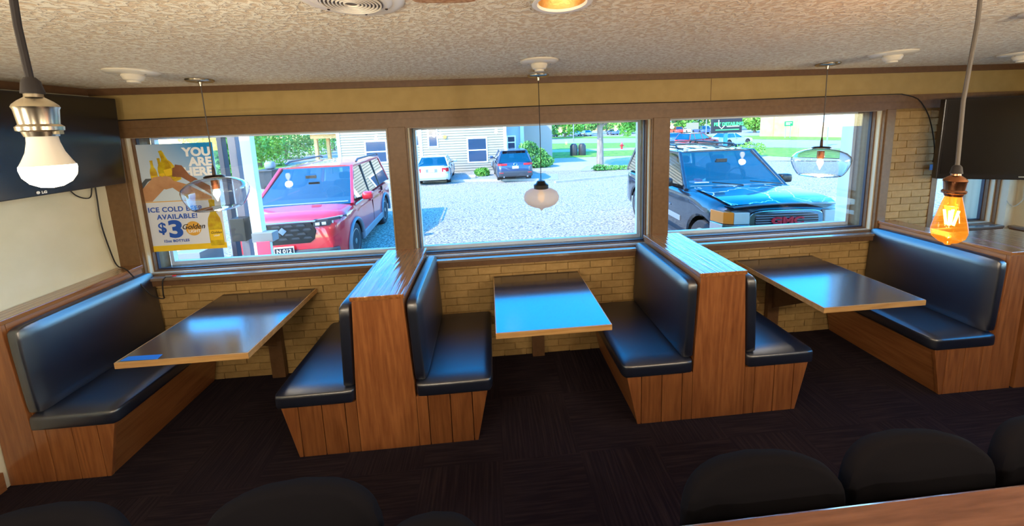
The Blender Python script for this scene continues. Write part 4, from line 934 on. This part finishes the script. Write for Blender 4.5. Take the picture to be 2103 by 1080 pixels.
for u, v, pm, suv, hdg, lab, _ in FAR:
    Pq = dict(CX5 if suv else SED); Pq['paint'] = pm; Pq['clad'] = None; Pq['detail'] = 0
    p = onG(u, v); c = make_car('parked_car', lab, Pq, (p.x, p.y, gz(p.y)), math.radians(hdg), 'cars in the far lots')
    if pm == 'far0':
        for sd in (-1, 1): MB().prism([(-.965,sd*.42),(-.95,sd*.72),(-.81,sd*.89),(-.75,sd*.89),(-.85,sd*.42)], 'z', .86, 1.0).build('taillight', M['lamp_red'], c)

# ================================================================ HOUSES AND FAR BUILDINGS
def siding_wall(p, q, z0, z1, name, parent, m, pitch=.17):
    p = Vector((p[0],p[1],0)); q = Vector((q[0],q[1],0)); d = (q-p).normalized(); nrm = Vector((d.y,-d.x,0))   # outward normal to the viewer side
    mb = MB(); z = z0; k = 0
    while z < z1:
        zt = min(z+pitch, z1); a = nrm*.045
        mb.quad(tuple(p+a+Vector((0,0,z))), tuple(q+a+Vector((0,0,z))), tuple(q+Vector((0,0,zt))), tuple(p+Vector((0,0,zt))))
        mb.quad(tuple(p+Vector((0,0,z))), tuple(q+Vector((0,0,z))), tuple(q+a+Vector((0,0,z))), tuple(p+a+Vector((0,0,z))))
        z = zt
    mb.quad(tuple(p-nrm*.05+Vector((0,0,z0))), tuple(q-nrm*.05+Vector((0,0,z0))), tuple(q-nrm*.05+Vector((0,0,z1))), tuple(p-nrm*.05+Vector((0,0,z1))))
    o = mb.build(name, m, parent); o['kind'] = 'stuff'; return o
def hwin(parent, p, q, z0, z1, t0, t1, m=None):
    """double-hung window on the wall p-q between fractions t0..t1"""
    p = Vector((p[0],p[1],0)); q = Vector((q[0],q[1],0)); d = (q-p); L = d.length; d.normalize(); nrm = Vector((d.y,-d.x,0))
    a, b = p+d*L*t0, p+d*L*t1
    def slab(x0, x1, zz0, zz1, o0, o1, name, mm, par):
        c = [x0+nrm*o0, x1+nrm*o0, x1+nrm*o1, x0+nrm*o1]
        mb = MB().add([tuple(k+Vector((0,0,zz0))) for k in c]+[tuple(k+Vector((0,0,zz1))) for k in c], [(3,2,1,0),(4,5,6,7),(0,1,5,4),(1,2,6,5),(2,3,7,6),(3,0,4,7)]); return mb.build(name, mm, par)
    w = slab(a, b, z0, z1, 0, .06, 'house_window', M['trim_w'], parent); f = .09; zm = (z0+z1)/2-.02
    slab(a+d*f, b-d*f, zm+.07, z1-f, .02, .065, 'pane', m or M['win_dark'], w); slab(a+d*f, b-d*f, z0+f, zm-.01, .02, .064, 'pane', m or M['win_dark'], w)
ho = thing('house', 'cream siding house behind the silver and navy cars', 'house', (0,0,0))
z0 = gz(20)-.1
A0, A1 = onG(697, 352), onG(868, 360)            # nearer left block front wall
yA = A1.y+1.2; A0 = onY(701, 340, yA); A1 = onY(868, 340, yA)
B1 = onG(957, 352); B2 = onY(1040, 340, B1.y)
siding_wall((A0.x,yA), (A1.x,yA), z0, 4.6, 'siding', ho, M['siding'])
siding_wall((A1.x,yA), (B1.x,B1.y), z0, 4.6, 'siding', ho, M['siding'])
siding_wall((B1.x,B1.y), (B2.x,B2.y), z0, 4.6, 'siding', ho, M['siding'])
MB().box(A1.x-.1, A1.x+.08, yA-.06, yA+.06, z0, 4.6).build('corner_board', M['trim_w'], ho)
MB().box(A0.x-.12, A0.x+.08, yA-.06, yA+.06, z0, 4.6).build('corner_board', M['trim_w'], ho)
MB().box(B2.x-.12, B2.x+.08, B2.y-.06, B2.y+.1, z0, 4.6).build('corner_board', M['trim_w'], ho)
R1 = onY(1076, 340, B2.y+1.6)
siding_wall((B2.x,B2.y+1.5), (R1.x,B2.y+1.5), z0, 4.6, 'siding', ho, M['bluegrey'])
MB().box(B2.x, R1.x+.1, B2.y+1.2, B2.y+1.6, 2.3, 2.7).build('porch_beam', M['bluegrey'], ho)
MB().box(R1.x-.25, R1.x+.02, B2.y+1.1, B2.y+1.4, z0, 2.3).build('porch_column', M['bluegrey'], ho)
MB().box(A0.x-.3, A1.x+.3, yA-.4, yA+9, 4.6, 4.8).box(A1.x, R1.x+.3, B1.y-.4, B1.y+9, 4.6, 4.8).build('roof', M['roof_sh'], ho)
def frac(u, v, p, q, Y): return (onY(u, v, Y).x-p.x)/(q.x-p.x)
zz = lambda u, v, Y: onY(u, v, Y).z
hwin(ho, (A0.x,yA), (A1.x,yA), zz(775,335,yA), zz(775,288,yA), frac(749,300,A0,A1,yA), frac(795,300,A0,A1,yA))
hwin(ho, (B1.x,B1.y), (B2.x,B2.y), zz(980,334,B1.y), zz(980,282,B1.y), frac(959,300,B1,B2,B1.y), frac(1001,300,B1,B2,B1.y))
hwin(ho, (A1.x,yA), (B1.x,B1.y), zz(892,301,yA+1), zz(892,255,yA+1), .16, .40)
hwin(ho, (B2.x,B2.y+1.5), (R1.x,B2.y+1.5), zz(1058,306,B2.y+1.5), zz(1058,278,B2.y+1.5), .12, .60)
hwin(ho, (A0.x,yA), (A1.x,yA), zz(850,301,yA), zz(850,255,yA), .93, .985)
p = onY(914, 281, (yA+B1.y)/2); MB().lathe([(.12,-.02),(.12,.02)], (p.x,p.y-.1,p.z), 16, 'y').build('wall_lamp', M['p_gold'], ho)
p = onY(1012, 336, B1.y); MB().box(p.x-.13, p.x+.13, p.y-.14, p.y-.03, p.z-.14, p.z+.12).build('meter_box', M['plastic_g'], ho)
# deck porch at the left end of the house
dk = thing('porch', 'timber porch with three posts beside the house left end', 'porch', (0,0,0)); yP = yA+1.5
for u in (650, 675, 697):
    p = onY(u, 300, yP+(u-650)*.02); MB().box(p.x-.10, p.x+.10, p.y-.1, p.y+.1, z0, zz(u,283,yP)).build('post', M['pine'], dk)
a, b = onY(640, 283, yP), onY(706, 281, yP); MB().box(a.x, b.x, yP-.2, yP+1.2, a.z-.08, a.z+.22).build('beam', M['pine'], dk); MB().box(a.x-.5, b.x, yP-.5, yP+2.5, a.z+.22, a.z+.5).build('eave', M['bluegrey'], dk)
# white stucco building right of the shrub
yS = 27.0; a, b = onY(1060, 300, yS), onY(1134, 300, yS)
wb_ = thing('stucco_building', 'white stucco building corner right of the leafy shrub', 'building', (0,0,0))
MB().box(R1.x+.4, b.x, yS, yS+8, gz(YF), 6).build('wall', M['stucco'], wb_)
# tan building across the road
tb = thing('brick_building', 'long tan brick building across the road behind the truck', 'building', (0,0,0))
a, b = onG(1560, 280), onG(2040, 286); d = (b-a); d.z = 0; d.normalize(); nn = Vector((d.y,-d.x,0)); e = b+d*20
mb = MB(); zt = 7.5
mb.loft([[tuple(Vector((a.x,a.y,gz(99)))+k) for k in (Vector((0,0,0)), -nn*12, -nn*12+Vector((0,0,zt)), Vector((0,0,zt)))], [tuple(Vector((e.x,e.y,gz(99)))+k) for k in (Vector((0,0,0)), -nn*12, -nn*12+Vector((0,0,zt)), Vector((0,0,zt)))]]); mb.build('wall', M['tan_brick'], tb)
za = onY(1640, 243, a.y).z
MB().bar(tuple(Vector((a.x,a.y,2.55))+nn*.05), tuple(Vector((e.x,e.y,2.55))+nn*.05), .1, .16).build('brown_band', M['brown_d'], tb)
for k in range(12):
    q = a + d*(2+k*3.4); MB().bar(tuple(Vector((q.x,q.y,gz(99)))+nn*.04), tuple(Vector((q.x,q.y,6.0))+nn*.04), .06, .06).build('panel_joint', M['pine'], tb)
# low shops far away
for (u0, u1, v, m, lab) in ((1150,1330,268,'pine','low tan shops far behind the street tree'), (1380,1440,268,'bluegrey','low blue-grey shed far behind the maroon crossover'), (1538,1556,272,'trim_w','small white house between pet sign and trees')):
    a, b = onG(u0, v+8), onG(u1, v+8); s_ = thing('far_building', lab, 'building', (0,0,0), 0, 'far buildings')
    Yq = min(a.y, 120)+34; a, b = onY(u0, v, Yq), onY(u1, v, Yq)
    MB().box(a.x, b.x, Yq, Yq+8, gz(YF), 2.6).build('wall', M[m], s_); MB().box(a.x-.3, b.x+.3, Yq-.4, Yq+8.4, 2.6, 3.1).build('roof', M['roof_sh'], s_)

# ================================================================ VEGETATION
def leaves(cs, n, size, name, m, parent):
    """cs: list of (center, radii); n quads spread through the shells of the ellipsoids"""
    V, Fc = [], []; tot = sum(r[0]*r[2] for _, r in cs)
    for c, r in cs:
        k = max(20, int(n*r[0]*r[2]/tot)); d = RNG.normal(size=(k,3)); d /= np.linalg.norm(d, axis=1)[:,None]
        q = np.array(c)+d*np.array(r)*(.55+.45*RNG.random((k,1))**.5)
        t = RNG.normal(size=(k,3)); t /= np.linalg.norm(t, axis=1)[:,None]; b = np.cross(t, RNG.normal(size=(k,3))); b /= np.linalg.norm(b, axis=1)[:,None]
        s = size*(.6+.8*RNG.random((k,1))); base = len(V)
        for i in range(k):
            V += [tuple(q[i]-t[i]*s[i]), tuple(q[i]+b[i]*s[i]*.45), tuple(q[i]+t[i]*s[i]), tuple(q[i]-b[i]*s[i]*.45)]; Fc.append((base+4*i, base+4*i+1, base+4*i+2, base+4*i+3))
    me = bpy.data.meshes.new(name); me.from_pydata(V, [], Fc); o = mkobj(name, me, m, parent); o['kind'] = 'stuff'; return o
def tree(name, label, x, y, h, crown, n, size, m='leaf', tr=.2, cat='tree', group=None, lean=0.0):
    z = gz(y); r = thing(name, label, cat, (x,y,z), 0, group)
    MB().tube([(0,0,-.05),(.03,0,h*.25),(lean*.5,0,h*.5),(lean,.1,h*.8)], [tr*1.25,tr,tr*.8,tr*.4], 10).build('trunk', M['bark'], r, smooth=60)
    leaves(crown, n, size, 'foliage', M[m], r); return r
# dense trees behind the red car
k = 0
for u, Y, hh, rr, mm, lab in ((455,23.5,6,2.6,'leaf','leafy tree behind the entrance glass beside the poster'), (530,31.5,7.5,3.2,'leaf','bushy green tree right of the white entrance column'), (585,40.5,9,3.9,'leaf_d','darker green tree behind the grey wheeled bin'),
                      (635,49,10,4.2,'leaf','bright green tree left of the porch posts'), (685,58,11,4.6,'leaf_d','dense green tree behind the porch posts')):
    p = onY(u, 300, Y)
    cr = [((RNG.normal()*.9, RNG.normal()*.6, hh*t+RNG.normal()*.2), (rr*s, rr*s*.8, rr*s*.6)) for t, s in ((.12,.7),(.25,.85),(.4,1.0),(.55,.9),(.7,.8),(.85,.6))]
    tree('leafy_tree', lab, p.x, Y, hh, cr, 7000, .16, mm, .2, group='trees behind the red car')
# street tree in view
p = onG(1232, 345)
tr_ = tree('street_tree', 'street tree with grey trunk standing beyond the parking lot', p.x, p.y, 6.5, [((0,0,5.6),(3.2,2.6,1.5)), ((-1.2,-.5,4.4),(1.6,1.4,.8)), ((1.5,-.6,4.3),(1.8,1.4,1.0)), ((1.9,-.5,3.1),(.75,.6,.55)), ((1.55,-.4,2.35),(.40,.4,.35)), ((2.1,-.3,2.75),(.45,.4,.5)), ((-.7,-.3,3.25),(.9,.7,.45)), ((.9,-.4,3.35),(.9,.6,.4))], 8500, .13, 'leaf', .20, group='trees beyond the lot')
MB().tube([(0,0,2.6),(.8,-.3,3.4),(1.7,-.5,3.6)], [.09,.06,.03], 8).build('branch', M['bark'], tr_, smooth=60)
def shrub(name, label, p, crown, n, size, m, cat='shrub'):
    r = thing(name, label, cat, (p.x,p.y,gz(p.y)), 0); leaves(crown, n, size, 'foliage', M[m], r); MB().tube([(0,0,-.02),(0,0,.3)], .03, 6).build('stem', M['bark'], r); return r
shrub('leafy_shrub', 'dark green leafy shrub at the house corner behind the navy car', onG(1100, 344), [((0,0,.7),(.95,.8,.75)), ((-.5,0,1.35),(.7,.6,.55)), ((.65,0,.45),(.7,.6,.45))], 3500, .09, 'leaf_d')
shrub('border_plant', 'bright yellow-green plant in the gravel bed', onG(991, 361), [((0,0,.22),(.45,.35,.26))], 420, .13, 'leaf')
shrub('border_plant', 'low green growth around the street tree foot', onG(1250, 347), [((.2,-.5,.12),(1.5,.25,.16)), ((-.8,-.6,.2),(.4,.2,.2))], 900, .08, 'leaf_d')
p = onG(1545, 322); shrub('border_plant', 'pale leafy bush behind the truck roof', p, [((0,0,.6),(.9,.7,.55)), ((-1.0,0,.5),(.6,.5,.45))], 900, .09, 'leaf')
p = onG(970, 366); o = mkobj('garden_rock', roundbox(-.24, .24, -.16, .16, -.02, .2, .09, 3), pmat('rock', lin(206,186,156), rough=.9)); o.location = (p.x,p.y,gz(p.y)); tag(o, 'pale tan rock beside the bright plant', 'rock')
# tree line on the horizon
for i, (u, w_, Y, h, mm) in enumerate(((1110,9,70,9,'leaf_d'),(1160,10,80,9,'leaf'),(1200,9,95,10,'leaf_d'),(1245,9,116,12,'leaf_d'),(1290,10,85,10,'leaf'),(1335,10,90,10,'leaf_d'),(1385,9,80,10,'leaf'),(1420,10,90,10,'leaf_d'),(1465,10,120,13,'leaf'),(1510,9,80,10,'leaf_d'),(1550,5,62,9,'leaf'))):
    p = onY(u, 268, Y)
    tree('far_tree', ['far tree beside the white stucco wall','far tree left of the street pole','far tree just left of the street tree trunk','far tree just right of the street tree trunk','far tree behind the hanging leaf cluster','far tree hidden partly by the truck mullion','far tree at the top left of the truck window','far tree behind the blank billboard','far tree left of the pet sign','far tree behind the pet sign','far bright tree between pet sign and tan building'][i],
         p.x, Y, h, [((0,0,h*.3),(w_*.5,w_*.4,h*.25)), ((1,0,h*.55),(w_*.55,w_*.4,h*.28)), ((-1.5,0,h*.75),(w_*.4,w_*.35,h*.22))], 2600, .42, mm, .25, group='far tree line')

# ================================================================ STREET FURNITURE AND SIGNS
p = onG(556, 388); bn = thing('wheeled_bin', 'dark grey wheeled bin with raised lid behind the red car', 'bin', (p.x,p.y,gz(p.y)))
MB().loft([[(-.30,-.30,.06),(.30,-.30,.06),(.30,.30,.06),(-.30,.30,.06)], [(-.40,-.38,1.0),(.40,-.38,1.0),(.40,.38,1.0),(-.40,.38,1.0)]]).build('body', M['plastic_d'], bn, bevel=.02)
MB().box(-.46, .46, -.46, .44, 1.0, 1.08).build('lid', M['plastic_d'], bn, bevel=.02); mkobj('bag', roundbox(-.18, .3, -.1, .3, 1.08, 1.5, .15, 4), M['plastic_g'], bn)
for s in (-1, 1): MB().lathe([(.12,s*.30),(.12,s*.36)], (0,0,.12), 16, 'y').build('wheel', M['black'], bn)
p = onG(1187, 319); tcn = thing('litter_bins', 'pair of dark outdoor bins on the near grass', 'bin', (p.x,p.y,gz(p.y)))
for s in (-1, 1): MB().lathe([(.34,0),(.36,.05),(.36,.9),(.3,1.0),(.2,1.12),(.0,1.15)], (s*.4,0,0), 16).build('bin_body', M['plastic_d'], tcn, smooth=40)
p = onG(1277, 306); hy = thing('fire_hydrant', 'red fire hydrant on the grass by the truck', 'hydrant', (p.x,p.y,gz(p.y)))
MB().lathe([(.16,0),(.16,.06),(.11,.08),(.11,.5),(.15,.52),(.13,.62),(.05,.72),(.03,.78)], seg=14).build('barrel', M['lamp_red'], hy, smooth=40); MB().tube([(-.24,0,.4),(.24,0,.4)], .07, 10).build('outlet', M['lamp_red'], hy)
def pole(name, label, u, v, h, r_=.06, m='plastic_g'):
    p = onG(u, v); t = thing(name, label, 'pole', (p.x,p.y,gz(p.y))); MB().tube([(0,0,0),(0,0,h)], r_, 8).build('shaft', M[m], t); MB().bar((0,0,h),(.9,0,h+.1), .08, .06).build('arm', M[m], t); return t
pole('street_pole', 'slim street pole left of the street tree', 1178, 291, 7.5, .09)
pole('street_pole', 'slim street pole left of the pet sign', 1450, 276, 8, .10)
# pet detailing sign on its blue post
p = onG(1489, 303); Ys = p.y
sg = thing('shop_sign', 'black shop sign with green lettering on blue post', 'sign', (0,0,0))
a, b = onY(1461, 274, Ys), onY(1521, 273, Ys); zb_, zt_ = a.z, onY(1490, 240, Ys).z+.5
M['blue_post'] = pmat('blue_post', lin(20,120,200), rough=.4); M['neon'] = pmat('neon', lin(60,210,110), rough=.4)
MB().box(p.x-.16, p.x+.16, Ys-.1, Ys+.1, gz(Ys), zb_+.05).build('post', M['blue_post'], sg)
MB().box(a.x, b.x, Ys-.15, Ys+.15, zb_, zt_).build('panel', M['ink'], sg)
cxs_ = (a.x+b.x)/2; wS = b.x-a.x
def stext(parent, s, size, x, y, z, m, bold=0.0): o = mkobj('lettering', text_mesh(s, size, bold, .01), m, parent); o.location = (x,y,z); o.rotation_euler = (math.pi/2,0,0); return o
o = stext(sg, 'PET DETAILING', wS*.145, cxs_+wS*.04, Ys-.17, onY(1490,255,Ys).z, M['neon'], .02)
MB().tube([(cxs_-wS*.30,Ys-.17,onY(1490,246,Ys).z),(cxs_-wS*.30,Ys-.17,onY(1490,258,Ys).z),(cxs_-wS*.2,Ys-.17,onY(1490,264,Ys).z),(cxs_-wS*.1,Ys-.17,onY(1490,258,Ys).z)], .04, 6).build('shield_outline', M['plate'], sg)
MB().box(cxs_-wS*.02, cxs_+wS*.40, Ys-.17, Ys-.15, onY(1490,260.5,Ys).z, onY(1490,258.8,Ys).z).build('small_print', M['plate'], sg)
MB().box(cxs_-wS*.40, cxs_+wS*.40, Ys-.17, Ys-.15, onY(1490,267.2,Ys).z, onY(1490,265.4,Ys).z).build('small_print', M['neon'], sg)
# blank billboard
p = onG(1422, 275); Yb_ = min(p.y, 60); a, b = onY(1410, 266, Yb_), onY(1434, 265, Yb_); zt_ = onY(1422, 252, Yb_).z
bb = thing('billboard', 'blank cream billboard among the far trees', 'sign', (0,0,0)); MB().box(a.x, b.x, Yb_-.1, Yb_+.1, a.z, zt_).build('panel', M['siding'], bb); MB().tube([((a.x+b.x)/2,Yb_+.15,gz(Yb_)),((a.x+b.x)/2,Yb_+.15,a.z+.1)], .12, 8).build('post', M['plastic_g'], bb)
# green road sign and plain sign back
p = onG(1620, 283); a, b = onY(1611, 259, p.y), onY(1628, 258, p.y); zt_ = onY(1620, 249, p.y).z
gs = thing('road_sign', 'small green road sign before the tan building', 'sign', (0,0,0)); MB().box(a.x, b.x, p.y-.03, p.y+.03, a.z, zt_).build('panel', pmat('sign_green', lin(20,140,90), rough=.5), gs)
for t in (.2, .8): MB().tube([(a.x+(b.x-a.x)*t,p.y+.06,gz(p.y)),(a.x+(b.x-a.x)*t,p.y+.06,zt_-.05)], .04, 6).build('post', M['plastic_g'], gs)
for k, zf in enumerate((.66,.34)): MB().box(a.x+(b.x-a.x)*.15, b.x-(b.x-a.x)*(.15+.2*k), p.y-.04, p.y-.03, a.z+(zt_-a.z)*zf-.05, a.z+(zt_-a.z)*zf+.07).build('print_line', M['plate'], gs)
p = onG(1699, 301); a, b = onY(1690, 252, p.y), onY(1711, 252, p.y); zt_ = onY(1700, 236, p.y).z+.2
sb_ = thing('road_sign', 'grey back of a road sign on steel post near the clear pendant', 'sign', (0,0,0)); MB().box(a.x, b.x, p.y-.02, p.y+.02, a.z, zt_).build('panel', M['bluegrey'], sb_); MB().tube([((a.x+b.x)/2,p.y-.05,gz(p.y)),((a.x+b.x)/2,p.y-.05,zt_)], .045, 8).build('post', M['plastic_g'], sb_)

# ================================================================ ENTRANCE STRUCTURE outside the first window
en = thing('entrance_vestibule', 'white entrance column with dark glass door frame outside left window', 'entrance', (0,0,0))
YV = 1.3
def vbox(u0, u1, v0, v1, y0, y1, name, m, par=en, zlo=None, zhi=None):
    a, b = onY((u0+u1)/2-(u1-u0)/2, (v0+v1)/2, y0), onY((u0+u1)/2+(u1-u0)/2, (v0+v1)/2, y0); zt_, zb_ = onY(u0, v0, y0).z, onY(u0, v1, y0).z
    return MB().box(a.x, b.x, y0, y1, zb_ if zlo is None else zlo, zt_ if zhi is None else zhi).build(name, m, par, bevel=.004)
vbox(508, 530, 280, 545, YV, YV+.08, 'column', M['white_ext'], zlo=gz(1)-.05, zhi=2.7)
vbox(534, 556, 498, 545, YV-.02, YV+.04, 'lower_pier', M['white_ext'], zlo=gz(1)-.05)
vbox(517, 560, 480, 499, YV-.06, YV+.06, 'stone_ledge', M['plastic_g'])
vbox(528, 556, 497, 530, YV-.10, YV-.095, 'pink_tag', pmat('pink_tag', lin(235,70,110), rough=.6))
vbox(484, 500, 280, 545, YV+.10, YV+.2, 'door_frame', pmat('frame_grey', lin(96,92,104), rough=.4), zlo=gz(1), zhi=2.6)
vbox(462, 472, 280, 545, YV+.2, YV+.28, 'door_frame', M['gasket'], zlo=gz(1), zhi=2.6)
vbox(474, 503, 450, 497, YV-.04, YV+.08, 'latch_box', M['black'])
vbox(296, 480, 276, 288, YV+.2, YV+.3, 'door_header', M['bluegrey'], zhi=2.75)
vbox(330, 386, 508, 550, YV+.25, YV+.6, 'inner_pier', M['white_ext'], zlo=gz(1)-.05)
vbox(352, 412, 522, 545, YV-.1, YV+.25, 'inner_ledge', M['plastic_g'], zlo=.45)
vbox(300, 470, 290, 500, YV+.9, YV+.905, 'door_glass', M['glass'], zlo=-.1, zhi=2.4)
# pale outside pilaster seen through the truck window
o = MB().box(3.70, 4.15, .29, .42, -.6, 2.6).build('exterior_pilaster', M['white_ext']); struct(o, 'pale outside pilaster at the right end of the truck window', 'wall')
